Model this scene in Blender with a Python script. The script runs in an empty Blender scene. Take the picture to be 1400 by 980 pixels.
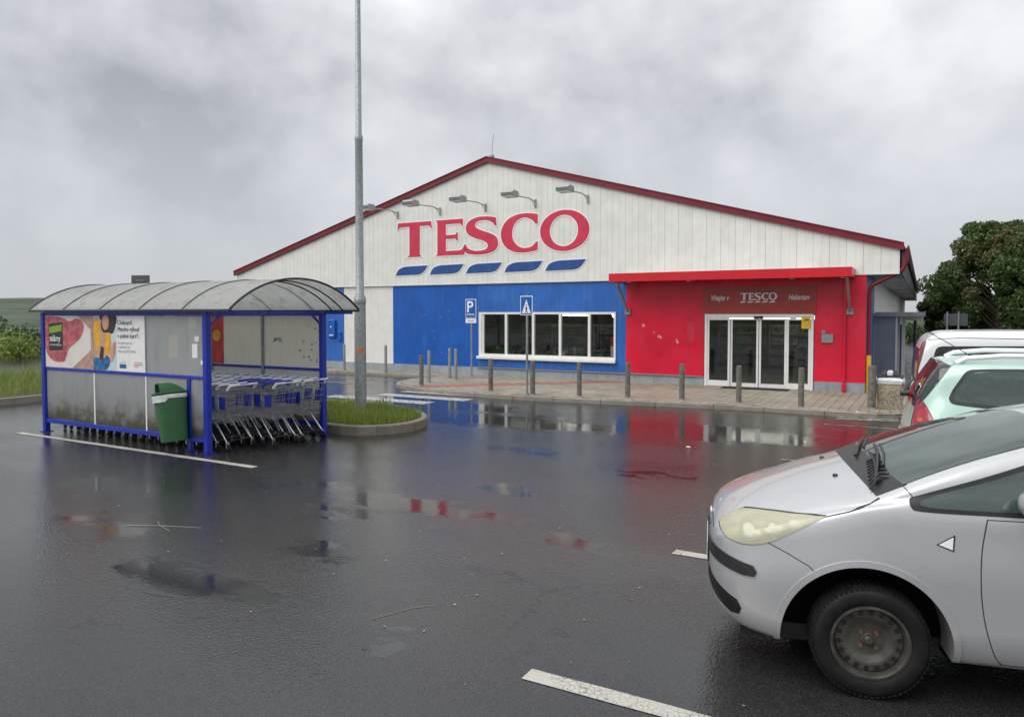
import bpy, bmesh, math, random
import numpy as np
from mathutils import Vector, Matrix
R = math.radians
random.seed(7)
SC = bpy.context.scene
COL = SC.collection

# ------------------------------------------------------------------ camera
cam_d = bpy.data.cameras.new('camera')
cam = bpy.data.objects.new('camera', cam_d)
COL.objects.link(cam)
cam.location = (0, 0, 2.2)
cam.rotation_euler = (R(88.0), 0, R(29.35))
cam_d.sensor_width = 36
cam_d.lens = 25.714
cam_d.shift_y = -0.01834
cam_d.clip_start = 0.05
cam_d.clip_end = 6000
SC.camera = cam

# ------------------------------------------------------------------ sky, sun, exposure
SUN_EL, SUN_AZ = 52.0, 215.0        # degrees; azimuth clockwise from +Y
w = bpy.data.worlds.new('World')
SC.world = w
w.use_nodes = True
wn = w.node_tree
wn.nodes.clear()
def wnode(t, **k):
    n = wn.nodes.new(t)
    for a, b in k.items():
        setattr(n, a, b)
    return n
wl = wn.links.new
wout = wnode('ShaderNodeOutputWorld')
wbg = wnode('ShaderNodeBackground')
wbg.inputs['Strength'].default_value = 0.115
sky = wnode('ShaderNodeTexSky', sky_type='NISHITA')
sky.sun_disc = False
sky.sun_elevation = R(SUN_EL)
sky.sun_rotation = R(SUN_AZ)
sky.altitude = 450
sky.dust_density = 3.0
wtc = wnode('ShaderNodeTexCoord')
sep = wnode('ShaderNodeSeparateXYZ')
wl(wtc.outputs['Generated'], sep.inputs[0])
def wm(op, a, b=None, clamp=False):
    n = wnode('ShaderNodeMath', operation=op)
    n.use_clamp = clamp
    for i, v in enumerate((a, b)):
        if v is None:
            continue
        if isinstance(v, (int, float)):
            n.inputs[i].default_value = v
        else:
            wl(v, n.inputs[i])
    return n.outputs[0]
zz = wm('MAXIMUM', sep.outputs['Z'], 0.0)
comb = wnode('ShaderNodeCombineXYZ')
wl(sep.outputs['X'], comb.inputs[0]); wl(sep.outputs['Y'], comb.inputs[1]); wl(wm('MULTIPLY', sep.outputs['Z'], 1.15), comb.inputs[2])
def cloud(scale, detail, off, rough=0.55, dist=0.3):
    mp = wnode('ShaderNodeMapping')
    mp.inputs['Location'].default_value = off
    wl(comb.outputs[0], mp.inputs[0])
    n = wnode('ShaderNodeTexNoise')
    n.inputs['Scale'].default_value = scale
    n.inputs['Detail'].default_value = detail
    n.inputs['Roughness'].default_value = rough
    n.inputs['Distortion'].default_value = dist
    wl(mp.outputs[0], n.inputs['Vector'])
    return n.outputs['Fac']
c1 = cloud(2.3, 4, (1.1, 2.7, 0.6), 0.45, 0.1)
c2 = cloud(6.5, 8, (0.4, 5.2, 1.0), 0.5, 0.1)
c3 = cloud(15.0, 6, (2.4, 0.2, 3.0), 0.5, 0.2)
cc = wm('ADD', wm('ADD', wm('MULTIPLY', c1, 0.54), wm('MULTIPLY', c2, 0.34)), wm('MULTIPLY', c3, 0.12))
ramp = wnode('ShaderNodeValToRGB')
wl(cc, ramp.inputs[0])
e = ramp.color_ramp.elements
e[0].position = 0.38; e[0].color = (0.24, 0.247, 0.26, 1)
e[1].position = 0.61; e[1].color = (0.54, 0.545, 0.555, 1)
e2 = ramp.color_ramp.elements.new(0.48); e2.color = (0.375, 0.385, 0.40, 1)
# thin the cloud structure towards the horizon, where the deck merges into even grey
hz = wm('MULTIPLY', zz, 3.6, True)
mixh = wnode('ShaderNodeMixRGB')
wl(hz, mixh.inputs[0])
mixh.inputs[1].default_value = (0.50, 0.52, 0.555, 1)
wl(ramp.outputs[0], mixh.inputs[2])
# overcast luminance rises towards the zenith
grad = wm('ADD', wm('MULTIPLY', zz, 1.5), 0.86)
vm = wnode('ShaderNodeVectorMath', operation='SCALE')
wl(mixh.outputs[0], vm.inputs[0]); wl(grad, vm.inputs['Scale'])
cl8 = wnode('ShaderNodeVectorMath', operation='SCALE')
wl(vm.outputs[0], cl8.inputs[0]); cl8.inputs['Scale'].default_value = 7.6
mixs = wnode('ShaderNodeMixRGB')
mixs.inputs[0].default_value = 0.93          # cloud cover over the clear sky
wl(sky.outputs[0], mixs.inputs[1]); wl(cl8.outputs[0], mixs.inputs[2])
wl(mixs.outputs[0], wbg.inputs['Color'])
wl(wbg.outputs[0], wout.inputs[0])

sun_d = bpy.data.lights.new('sun', 'SUN')
sun_d.energy = 1.5
sun_d.angle = R(60)
sun_d.color = (1.0, 0.97, 0.93)
sun = bpy.data.objects.new('sun', sun_d)
COL.objects.link(sun)
sd = Vector((math.sin(R(SUN_AZ)) * math.cos(R(SUN_EL)), math.cos(R(SUN_AZ)) * math.cos(R(SUN_EL)), math.sin(R(SUN_EL))))
sun.rotation_euler = sd.to_track_quat('Z', 'Y').to_euler()

vs = SC.view_settings
vs.view_transform = 'Standard'
vs.look = 'None'
vs.exposure = 0.6
vs.gamma = 1
vs.use_curve_mapping = False

# ------------------------------------------------------------------ object helpers
def tag(o, label=None, cat=None, group=None, kind=None):
    if label: o['label'] = label
    if cat: o['category'] = cat
    if group: o['group'] = group
    if kind: o['kind'] = kind
    return o
def empty(name, loc=(0, 0, 0), rz=0, label=None, cat=None, group=None, parent=None):
    o = bpy.data.objects.new(name, None)
    o.empty_display_size = 0.2
    COL.objects.link(o)
    o.location = loc
    o.rotation_euler = (0, 0, rz)
    if parent: o.parent = parent
    return tag(o, label, cat, group)
def link(name, me, parent=None, loc=(0, 0, 0), rz=0, kind=None):
    o = bpy.data.objects.new(name, me)
    COL.objects.link(o)
    o.location = loc
    o.rotation_euler = (0, 0, rz)
    if parent: o.parent = parent
    if kind: o['kind'] = kind
    return o
def copy_tree(o, parent=None):
    c = o.copy()
    COL.objects.link(c)
    if parent: c.parent = parent
    for ch in list(o.children):
        copy_tree(ch, c)
    return c

class MB:
    def __init__(s):
        s.v = []; s.f = []; s.mi = []; s.cur = 0
    def add(s, vs, fs):
        b = len(s.v)
        s.v += [tuple(p) for p in vs]
        for f in fs:
            s.f.append([i + b for i in f]); s.mi.append(s.cur)
        return s
    def box(s, x0, x1, y0, y1, z0, z1):
        return s.add([(x0, y0, z0), (x1, y0, z0), (x1, y1, z0), (x0, y1, z0), (x0, y0, z1), (x1, y0, z1), (x1, y1, z1), (x0, y1, z1)],
                     [(3, 2, 1, 0), (4, 5, 6, 7), (0, 1, 5, 4), (1, 2, 6, 5), (2, 3, 7, 6), (3, 0, 4, 7)])
    def cbox(s, x0, x1, y0, y1, z0, z1, c=.01):
        # box with chamfered edges
        xs = (x0, x1); ys = (y0, y1); zs = (z0, z1)
        idx = {}; vs = []
        for i in (0, 1):
            for j in (0, 1):
                for k in (0, 1):
                    sx = (1, -1)[i]; sy = (1, -1)[j]; sz = (1, -1)[k]
                    for a in range(3):
                        p = [xs[i] + sx * c, ys[j] + sy * c, zs[k] + sz * c]
                        p[a] = (xs[i], ys[j], zs[k])[a]
                        idx[(i, j, k, a)] = len(vs); vs.append(p)
        fs = []
        for a in range(3):
            b, d = [q for q in range(3) if q != a]
            for side in (0, 1):
                quad = []
                for (p, q) in ((0, 0), (1, 0), (1, 1), (0, 1)):
                    key = [0, 0, 0]; key[a] = side; key[b] = p; key[d] = q
                    quad.append(idx[(*key, a)])
                fs.append(quad)
            for p in (0, 1):
                for q in (0, 1):
                    # edge along axis a between faces b and d
                    k0 = [0, 0, 0]; k0[b] = p; k0[d] = q; k1 = list(k0); k1[a] = 1
                    fs.append([idx[(*k0, b)], idx[(*k1, b)], idx[(*k1, d)], idx[(*k0, d)]])
        for i in (0, 1):
            for j in (0, 1):
                for k in (0, 1):
                    fs.append([idx[(i, j, k, 0)], idx[(i, j, k, 1)], idx[(i, j, k, 2)]])
        return s.add(vs, fs)
    def obox(s, p0, p1, w, h, up=(0, 0, 1)):
        # bar of section w x h from p0 to p1
        a = Vector(p0); b = Vector(p1); d = (b - a).normalized(); u = Vector(up)
        if abs(d.dot(u)) > .98: u = Vector((0, 1, 0))
        x = d.cross(u).normalized(); y = x.cross(d).normalized()
        vs = []
        for p in (a, b):
            for (i, j) in ((-1, -1), (1, -1), (1, 1), (-1, 1)):
                vs.append(p + x * (i * w / 2) + y * (j * h / 2))
        return s.add(vs, [(3, 2, 1, 0), (4, 5, 6, 7), (0, 1, 5, 4), (1, 2, 6, 5), (2, 3, 7, 6), (3, 0, 4, 7)])
    def cyl(s, p0, p1, r0, r1=None, n=12, caps=True):
        if r1 is None: r1 = r0
        a = Vector(p0); b = Vector(p1); d = (b - a).normalized()
        u = Vector((0, 0, 1)) if abs(d.z) < .95 else Vector((1, 0, 0))
        x = d.cross(u).normalized(); y = d.cross(x)
        vs = []
        for p, r in ((a, r0), (b, r1)):
            for i in range(n):
                t = 2 * math.pi * i / n
                vs.append(p + x * (r * math.cos(t)) + y * (r * math.sin(t)))
        fs = [(i, (i + 1) % n, n + (i + 1) % n, n + i) for i in range(n)]
        if caps: fs += [tuple(range(n - 1, -1, -1)), tuple(range(n, 2 * n))]
        return s.add(vs, fs)
    def tube(s, path, r, n=8, caps=True, closed=False):
        P = [Vector(p) for p in path]; m = len(P); vs = []; fs = []
        prev = None
        for k, p in enumerate(P):
            if closed: d = P[(k + 1) % m] - P[k - 1]
            else: d = P[min(k + 1, m - 1)] - P[max(k - 1, 0)]
            d.normalize()
            if prev is None:
                u = Vector((0, 0, 1)) if abs(d.z) < .9 else Vector((1, 0, 0))
                x = d.cross(u).normalized()
            else:
                x = (prev - d * prev.dot(d)).normalized()
            prev = x; y = d.cross(x)
            rr = r[k] if isinstance(r, (list, tuple)) else r
            for i in range(n):
                t = 2 * math.pi * i / n
                vs.append(p + x * (rr * math.cos(t)) + y * (rr * math.sin(t)))
        for k in range(m if closed else m - 1):
            for i in range(n):
                k2 = (k + 1) % m
                fs.append((k * n + i, k * n + (i + 1) % n, k2 * n + (i + 1) % n, k2 * n + i))
        if caps and not closed: fs += [tuple(range(n - 1, -1, -1)), tuple(range((m - 1) * n, m * n))]
        return s.add(vs, fs)
    def lathe(s, prof, n=32, axis='z', c=(0, 0, 0)):
        vs = []; fs = []; m = len(prof)
        for i in range(n):
            t = 2 * math.pi * i / n; ca, sa = math.cos(t), math.sin(t)
            for (r, h) in prof:
                if axis == 'z': p = (r * ca, r * sa, h)
                elif axis == 'y': p = (r * ca, h, r * sa)
                else: p = (h, r * ca, r * sa)
                vs.append((p[0] + c[0], p[1] + c[1], p[2] + c[2]))
        for i in range(n):
            j = (i + 1) % n
            for k in range(m - 1):
                fs.append((i * m + k, j * m + k, j * m + k + 1, i * m + k + 1))
        return s.add(vs, fs)
    def prism(s, poly, a0, a1, plane='xz'):
        # polygon extruded along the missing axis
        n = len(poly); vs = []
        for a in (a0, a1):
            for (p, q) in poly:
                vs.append({'xz': (p, a, q), 'xy': (p, q, a), 'yz': (a, p, q)}[plane])
        return s.add(vs, [tuple(range(n)), tuple(range(2 * n - 1, n - 1, -1))] + [(i, n + i, n + (i + 1) % n, (i + 1) % n) for i in range(n)])
    def quad(s, a, b, c, d):
        return s.add([a, b, c, d], [(0, 1, 2, 3)])
    def mesh(s, name, mats, smooth=False, fn=None, recalc=True, angle=35):
        me = bpy.data.meshes.new(name)
        vs = [fn(p) for p in s.v] if fn else s.v
        me.from_pydata(vs, [], s.f)
        for m in (mats if isinstance(mats, (list, tuple)) else [mats]): me.materials.append(m)
        if any(s.mi): me.polygons.foreach_set('material_index', s.mi)
        if recalc:
            bm = bmesh.new(); bm.from_mesh(me)
            bmesh.ops.recalc_face_normals(bm, faces=bm.faces); bm.to_mesh(me); bm.free()
        if smooth:
            me.polygons.foreach_set('use_smooth', [True] * len(me.polygons))
            try: me.set_sharp_from_angle(angle=R(angle))
            except Exception: pass
        me.update()
        return me
    def build(s, name, mats, parent=None, loc=(0, 0, 0), rz=0, smooth=False, kind=None, fn=None, recalc=True, angle=35):
        return link(name, s.mesh(name, mats, smooth, fn, recalc, angle), parent, loc, rz, kind)

def curve_mesh(polys, extrude=.002, offset=0.0):
    """flat filled mesh in the XZ plane, facing -Y, from 2D outlines (holes allowed)"""
    cu = bpy.data.curves.new('tmp', 'CURVE'); cu.dimensions = '2D'; cu.fill_mode = 'BOTH'
    cu.extrude = extrude; cu.offset = offset
    for pl in polys:
        sp = cu.splines.new('POLY'); sp.points.add(len(pl) - 1)
        for q, (a, b) in zip(sp.points, pl): q.co = (a, b, 0, 1)
        sp.use_cyclic_u = True
    return finish_curve(cu)
def finish_curve(cu):
    ob = bpy.data.objects.new('tmp', cu); COL.objects.link(ob)
    dg = bpy.context.evaluated_depsgraph_get(); dg.update()
    me = bpy.data.meshes.new_from_object(ob.evaluated_get(dg))
    bpy.data.objects.remove(ob); bpy.data.curves.remove(cu)
    me.transform(Matrix.Rotation(math.pi / 2, 4, 'X'))
    me.materials.clear()
    return me
def text_mesh(body, size, extrude=.001, shear=0, align='LEFT', bold=0.0, spacing=1.0, line=1.0):
    cu = bpy.data.curves.new('tmp', 'FONT'); cu.body = body; cu.size = size; cu.extrude = extrude
    cu.shear = shear; cu.align_x = align; cu.offset = bold; cu.space_character = spacing; cu.space_line = line
    return finish_curve(cu)
def put(name, me, mat, parent, loc, scale=(1, 1, 1), rz=0):
    me.materials.append(mat)
    o = link(name, me, parent, loc, rz, 'stuff' if 'text' in name else None)
    o.scale = scale
    return o

# ------------------------------------------------------------------ materials
class NT:
    def __init__(s, name):
        s.m = bpy.data.materials.new(name); s.m.use_nodes = True
        s.t = s.m.node_tree; s.t.nodes.clear()
        s.out = s.n('ShaderNodeOutputMaterial')
    def n(s, t, **k):
        x = s.t.nodes.new(t)
        for a, b in k.items(): setattr(x, a, b)
        return x
    def l(s, a, b): s.t.links.new(a, b)
    def setin(s, sock, v):
        if isinstance(v, (int, float)): sock.default_value = v
        elif isinstance(v, (tuple, list)): sock.default_value = (*v, 1) if len(v) == 3 and sock.type == 'RGBA' else v
        else: s.l(v, sock)
    def math(s, op, a, b=None, c=None, clamp=False):
        x = s.n('ShaderNodeMath', operation=op); x.use_clamp = clamp
        for i, v in enumerate((a, b, c)):
            if v is not None: s.setin(x.inputs[i], v)
        return x.outputs[0]
    def mix(s, f, a, b, blend='MIX'):
        x = s.n('ShaderNodeMixRGB', blend_type=blend)
        s.setin(x.inputs[0], f); s.setin(x.inputs[1], a); s.setin(x.inputs[2], b)
        return x.outputs[0]
    def pos(s, scale=(1, 1, 1), obj=False):
        g = s.n('ShaderNodeTexCoord').outputs['Object'] if obj else s.n('ShaderNodeNewGeometry').outputs['Position']
        mp = s.n('ShaderNodeMapping'); s.l(g, mp.inputs[0]); mp.inputs['Scale'].default_value = scale
        return mp.outputs[0]
    def noise(s, vec, scale, detail=4, rough=.5, dist=0):
        x = s.n('ShaderNodeTexNoise'); s.l(vec, x.inputs['Vector'])
        x.inputs['Scale'].default_value = scale; x.inputs['Detail'].default_value = detail
        x.inputs['Roughness'].default_value = rough; x.inputs['Distortion'].default_value = dist
        return x.outputs['Fac']
    def ss(s, v, a, b, lo=0., hi=1.):
        x = s.n('ShaderNodeMapRange', interpolation_type='SMOOTHSTEP'); s.setin(x.inputs[0], v)
        x.inputs[1].default_value = a; x.inputs[2].default_value = b
        x.inputs[3].default_value = lo; x.inputs[4].default_value = hi
        return x.outputs[0]
    def bump(s, h, strength=.3, dist=.01):
        x = s.n('ShaderNodeBump'); s.setin(x.inputs['Strength'], strength); x.inputs['Distance'].default_value = dist
        s.l(h, x.inputs['Height']); return x.outputs[0]
    def bsdf(s, col, rough=.5, metal=0, normal=None, spec=.5, coat=0, ior=None, trans=0, emit=None, es=0, coat_rough=.05):
        p = s.n('ShaderNodeBsdfPrincipled')
        s.setin(p.inputs['Base Color'], col); s.setin(p.inputs['Roughness'], rough); s.setin(p.inputs['Metallic'], metal)
        p.inputs['Specular IOR Level'].default_value = spec
        p.inputs['Coat Weight'].default_value = coat; p.inputs['Coat Roughness'].default_value = coat_rough
        p.inputs['Transmission Weight'].default_value = trans
        if ior: p.inputs['IOR'].default_value = ior
        if normal is not None: s.l(normal, p.inputs['Normal'])
        if emit:
            s.setin(p.inputs['Emission Color'], emit); p.inputs['Emission Strength'].default_value = es
        return p.outputs[0]
    def done(s, sh): s.l(sh, s.out.inputs[0]); return s.m

def PM(name, col, rough=.5, metal=0, var=.12, vs=2.5, bump=0, bs=60, bd=.004, dirt=None, damt=.35, dscale=(5, 5, .5), dthr=(.5, .75),
       spec=.5, coat=0, island=0, rvar=.1, speck=None):
    """painted / plain surface: base colour with blotches, optional run-off dirt, grain relief"""
    t = NT(name); p = t.pos()
    n1 = t.noise(p, vs, 6, .6)
    lo = tuple(c * (1 - var) for c in col); hi = tuple(min(1, c * (1 + var)) for c in col)
    c = t.mix(t.ss(n1, .3, .7), lo, hi)
    if island:
        g = t.n('ShaderNodeNewGeometry').outputs['Random Per Island']
        oi = t.n('ShaderNodeObjectInfo').outputs['Random']
        r = t.math('FRACT', t.math('ADD', g, oi))
        c = t.mix(1.0, c, t.mix(r, tuple([1 - island] * 3), tuple([1 + island] * 3)), 'MULTIPLY')
    if dirt:
        d = t.noise(t.pos(dscale), 1.0, 7, .65)
        c = t.mix(t.math('MULTIPLY', t.ss(d, *dthr), damt), c, dirt)
    if speck:
        v = t.n('ShaderNodeTexVoronoi'); t.l(p, v.inputs['Vector']); v.inputs['Scale'].default_value = speck[0]
        c = t.mix(t.ss(v.outputs['Distance'], .2, .5), speck[1], c)
    r = t.math('ADD', t.math('MULTIPLY', t.math('SUBTRACT', t.noise(p, vs * 3, 4), .5), rvar * 2), rough, clamp=True)
    nm = t.bump(t.noise(p, bs, 4, .6), bump, bd) if bump else None
    return t.done(t.bsdf(c, r, metal, nm, spec, coat))

# wet asphalt with puddles
def wet_color(t, p):
    v = t.n('ShaderNodeTexVoronoi'); t.l(p, v.inputs['Vector']); v.inputs['Scale'].default_value = 95
    agg = t.ss(v.outputs['Distance'], .15, .55)
    base = t.mix(agg, (.048, .048, .049), (.017, .017, .018))
    big = t.ss(t.noise(t.pos((.5, .9, 1)), .5, 5, .55), .35, .7)
    base = t.mix(t.math('MULTIPLY', big, .4), base, (.050, .048, .045))
    vc = t.n('ShaderNodeTexVoronoi', feature='DISTANCE_TO_EDGE'); vc.inputs['Scale'].default_value = .42
    wv = t.n('ShaderNodeVectorMath', operation='ADD'); t.l(t.pos((1, 1, 0)), wv.inputs[0])
    nn = t.n('ShaderNodeTexNoise'); t.l(p, nn.inputs['Vector']); nn.inputs['Scale'].default_value = 2.2; nn.inputs['Detail'].default_value = 7
    sc = t.n('ShaderNodeVectorMath', operation='SCALE'); t.l(nn.outputs['Color'], sc.inputs[0]); sc.inputs['Scale'].default_value = .9
    t.l(sc.outputs[0], wv.inputs[1]); t.l(wv.outputs[0], vc.inputs['Vector'])
    ck = t.math('MULTIPLY', t.ss(vc.outputs['Distance'], .009, .003), t.ss(t.noise(p, .5, 3), .50, .60))
    base = t.mix(t.math('MULTIPLY', ck, .8), base, (.006, .006, .006))
    return base, v.outputs['Distance']
def asphalt():
    t = NT('wet_asphalt'); p = t.pos()
    col, vd = wet_color(t, p)
    # standing water: broad low spots, warped, plus finer break-up
    warp = t.noise(t.pos((.35, .8, 1)), 1.0, 5, .6, .6)
    sepx = t.n('ShaderNodeSeparateXYZ'); t.l(p, sepx.inputs[0])
    x = t.math('ADD', sepx.outputs[0], t.math('MULTIPLY', t.math('SUBTRACT', t.noise(t.pos((1, 1, 1)), 1.1, 6, .65), .5), 2.6))
    y = t.math('ADD', sepx.outputs[1], t.math('MULTIPLY', t.math('SUBTRACT', t.noise(t.pos((.7, 1.3, 3)), 1.7, 6, .65), .5), 1.5))
    acc = None
    for (px, py, rx, ry, amt) in ((-4.9, 6.75, 1.5, .50, .46), (-4.6, 7.9, 1.2, .40, .38), (-5.5, 6.1, 1.2, .45, .36), (-7.5, 4.5, 1.7, .6, .34), (-9.0, 5.6, 2.0, .6, .32), (-6.7, 6.9, 2.2, .7, .28), (-7.6, 13.0, 4.8, 1.5, .40),
                                  (-3.4, 13.6, 4.0, 1.4, .42), (-11, 14.6, 5.0, 1.8, .40), (-2.9, 6.4, .5, .28, .42), (-1.4, 14.6, 2.0, 1.0, .3), (-3.1, 9.6, 1.6, .30, .34), (-5.8, 10.4, 1.8, .6, .28),
                                  (-3.25, 3.75, .4, .3, .34), (-5.3, 3.9, 1.5, .45, .36), (-4.8, 5.0, .9, .32, .36)):
        dx = t.math('DIVIDE', t.math('SUBTRACT', x, px), rx); dy = t.math('DIVIDE', t.math('SUBTRACT', y, py), ry)
        d = t.math('SQRT', t.math('ADD', t.math('MULTIPLY', dx, dx), t.math('MULTIPLY', dy, dy)))
        g = t.ss(d, 1.25, .0, 0., amt)
        acc = g if acc is None else t.math('MAXIMUM', acc, g)
    fine = t.math('ADD', t.math('MULTIPLY', t.noise(t.pos((.8, 1.6, 1)), 1.3, 6, .65, .3), .6), t.math('MULTIPLY', t.noise(t.pos((1, 1.5, 1)), 11, 5, .7), .4))
    wet = t.math('ADD', t.math('ADD', acc, t.math('MULTIPLY', warp, .55)), t.math('MULTIPLY', fine, .42))
    pud = t.ss(wet, .60, .78)
    mid = t.ss(wet, .34, .58)
    rough = t.math('ADD', t.math('MULTIPLY', mid, -.055), .135)
    rough = t.math('MULTIPLY', rough, t.math('SUBTRACT', 1.0, t.math('MULTIPLY', pud, .55)))
    v2 = t.n('ShaderNodeTexVoronoi'); t.l(t.pos((1, 1, 1)), v2.inputs['Vector']); v2.inputs['Scale'].default_value = 48
    grain = t.math('ADD', t.math('MULTIPLY', vd, .6), t.math('ADD', t.math('MULTIPLY', v2.outputs['Distance'], .9), t.math('MULTIPLY', t.noise(p, 16, 4, .6), .8)))
    ripple = t.noise(t.pos((2.4, 2.4, 1)), 7.0, 3, .5)
    h = t.math('ADD', t.math('MULTIPLY', grain, t.math('SUBTRACT', 1.0, t.math('MULTIPLY', pud, .90))), t.math('MULTIPLY', ripple, .22))
    nm = t.bump(h, t.ss(t.noise(t.pos((.5, .9, 1)), .8, 4, .6), .35, .65, .24, .42), .0042)
    col = t.mix(t.math('MULTIPLY', pud, .45), col, (.02, .02, .021))
    return t.done(t.bsdf(col, rough, 0, nm, .5, ior=1.5))
M_asph = asphalt()
def worn_paint(name, white=(.52, .50, .44), lo=.30, hi=.44, crack=1.0):
    """old road paint: crazed all over, worn through in places"""
    t = NT(name); p = t.pos()
    col, vd = wet_color(t, p)
    n = t.math('ADD', t.math('MULTIPLY', t.noise(p, 7, 7, .7), .6), t.math('MULTIPLY', t.noise(p, 70, 3, .6), .4))
    k = t.ss(n, lo, hi)
    v = t.n('ShaderNodeTexVoronoi', feature='DISTANCE_TO_EDGE'); v.inputs['Scale'].default_value = 24
    wv = t.n('ShaderNodeVectorMath', operation='ADD'); t.l(p, wv.inputs[0])
    nn = t.n('ShaderNodeTexNoise'); t.l(p, nn.inputs['Vector']); nn.inputs['Scale'].default_value = 30
    sc = t.n('ShaderNodeVectorMath', operation='SCALE'); t.l(nn.outputs['Color'], sc.inputs[0]); sc.inputs['Scale'].default_value = .03
    t.l(sc.outputs[0], wv.inputs[1]); t.l(wv.outputs[0], v.inputs['Vector'])
    ck = t.math('MULTIPLY', t.ss(v.outputs['Distance'], .07, .02), t.math('MULTIPLY', t.ss(t.noise(p, 3, 3), .35, .6), crack * .75))
    c = t.mix(t.math('MULTIPLY', k, t.math('SUBTRACT', 1., ck)), col, t.mix(t.noise(p, 5, 5, .7), tuple(a * .72 for a in white), white))
    return t.done(t.bsdf(c, .42, 0, t.bump(vd, .4, .003), .5))
M_line = worn_paint('worn_line_paint')
M_line2 = worn_paint('faded_line_paint', (.42, .41, .38), .42, .60)
M_zebra = worn_paint('zebra_paint', (.56, .57, .58), .34, .56, .3)

M_clad = PM('cladding_white', (.76, .76, .72), .42, var=.05, dirt=(.42, .42, .37), damt=.22, dscale=(9, 9, .35), dthr=(.5, .78), bump=.04, bs=8, island=.02)
M_white = PM('white_render', (.74, .725, .69), .6, var=.05, dirt=(.4, .38, .33), damt=.3)
M_blue = PM('blue_paint', (.008, .095, .42), .33, var=.12, vs=1.2, dirt=(.03, .14, .42), damt=.5, dscale=(7, 7, 1.2), dthr=(.5, .7), bump=.08, bs=25)
M_blue2 = PM('blue_paint_faded', (.02, .125, .46), .38, var=.12, vs=1.4, dirt=(.07, .2, .48), damt=.5, dscale=(9, 9, .9), dthr=(.45, .7), bump=.08, bs=25)
M_red = PM('red_paint', (.66, .008, .040), .30, var=.12, vs=.9, dirt=(.62, .07, .11), damt=.3, dscale=(1.2, 1.2, .6), dthr=(.45, .75), bump=.06, bs=20)
M_redc = PM('canopy_red', (.62, .010, .022), .32, var=.06, vs=2, dirt=(.3, .02, .03), damt=.4)
M_redsign = PM('red_sign_board', (.36, .042, .034), .3, var=.08, vs=1.2)
M_letter = PM('letter_red', (.60, .030, .075), .45, var=.10, vs=3, dirt=(.66, .2, .24), damt=.5, dscale=(14, 14, 1.2), dthr=(.56, .76))
M_letterw = PM('letter_outline_white', (.90, .89, .89), .5, var=.04)
M_lblue = PM('letter_blue', (.014, .070, .27), .45, var=.12, vs=3, dirt=(.05, .12, .32), damt=.4)
M_fascia = PM('roof_trim_red', (.19, .010, .024), .4, var=.15, vs=2, dirt=(.1, .02, .02), damt=.4)
M_plinth = PM('plinth_grey', (.29, .32, .34), .65, var=.12, dirt=(.16, .15, .12), damt=.5, bump=.2, bs=40)
M_frame = PM('white_frame', (.80, .80, .78), .35, var=.04, dirt=(.5, .48, .43), damt=.25)
M_soffit = PM('soffit_boards', (.50, .51, .48), .6, var=.12, dirt=(.13, .13, .06), damt=.8, dscale=(1.5, .5, 1), dthr=(.45, .65))
M_roof = PM('roof_sheet', (.16, .03, .035), .5, var=.2)
M_galv = PM('galvanised_steel', (.32, .345, .345), .45, .55, var=.28, vs=22, dirt=(.2, .2, .18), damt=.4, speck=(60, (.42, .45, .45)))
M_steel = PM('grey_steel', (.30, .315, .32), .4, .4, var=.15, vs=8)
M_chrome = PM('chrome_wire', (.62, .63, .65), .22, 1.0, var=.12, vs=14)
M_cartbase = PM('cart_chassis', (.55, .56, .58), .25, 1.0, var=.1, vs=10)
M_dark = PM('dark_plastic', (.022, .022, .024), .5, var=.2, vs=10)
M_rub = PM('rubber', (.011, .011, .011), .55, var=.35, vs=7, dirt=(.05, .048, .044), damt=.25, dscale=(6, 6, 6), bump=.15, bs=90, spec=.25)
M_bollard = PM('bollard_wood', (.135, .128, .112), .65, var=.3, vs=9, dirt=(.05, .045, .04), damt=.6, dscale=(20, 20, 2), bump=.3, bs=40)
M_cartblue = PM('cart_blue_plastic', (.018, .04, .36), .35, var=.1)
M_carthand = PM('cart_handle_white', (.62, .63, .65), .4, var=.1, vs=8)
M_sblue = PM('shelter_blue_paint', (.010, .030, .34), .3, var=.12, vs=4, dirt=(.05, .06, .18), damt=.35)
M_bin = PM('bin_green_plastic', (.030, .115, .040), .42, var=.12, vs=4, dirt=(.06, .12, .06), damt=.3)
M_bag = PM('bag_film', (.72, .74, .75), .3, var=.1, vs=12, bump=.4, bs=30, bd=.02)
M_paver = PM('paver_concrete', (.265, .24, .188), .5, var=.14, vs=.8, island=.16, dirt=(.1, .085, .06), damt=.5, dscale=(1.2, 1.2, 1), bump=.25, bs=120)
M_paverr = PM('paver_red', (.28, .115, .082), .5, var=.14, vs=.8, island=.14, dirt=(.14, .09, .07), damt=.4, dscale=(1.2, 1.2, 1), bump=.25, bs=120)
M_joint = PM('paver_joint_sand', (.085, .075, .06), .8, var=.2)
M_kerb = PM('kerb_concrete', (.255, .235, .20), .6, var=.2, vs=3, dirt=(.09, .08, .055), damt=.7, dscale=(3, 3, 3), bump=.35, bs=60)
M_kerb2 = PM('island_kerb_concrete', (.20, .175, .135), .6, var=.25, vs=3, dirt=(.07, .06, .04), damt=.7, dscale=(3, 3, 3), bump=.35, bs=60)
M_soil = PM('soil', (.05, .045, .025), .9, var=.3, bump=.5, bs=30, bd=.02)
M_yellow = PM('yellow_paint', (.72, .46, .02), .4, var=.1)
M_black = PM('black_paint', (.012, .012, .013), .4, var=.1)
M_paper = PM('paper', (.74, .74, .72), .6, var=.06, vs=9)
M_agg = PM('exposed_aggregate', (.42, .36, .27), .75, var=.2, vs=4, bump=.7, bs=50, bd=.03, speck=(26, (.12, .10, .08)))
M_liner = PM('bin_liner_film', (.62, .63, .65), .25, var=.15, vs=10, bump=.5, bs=18, bd=.03)
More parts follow.
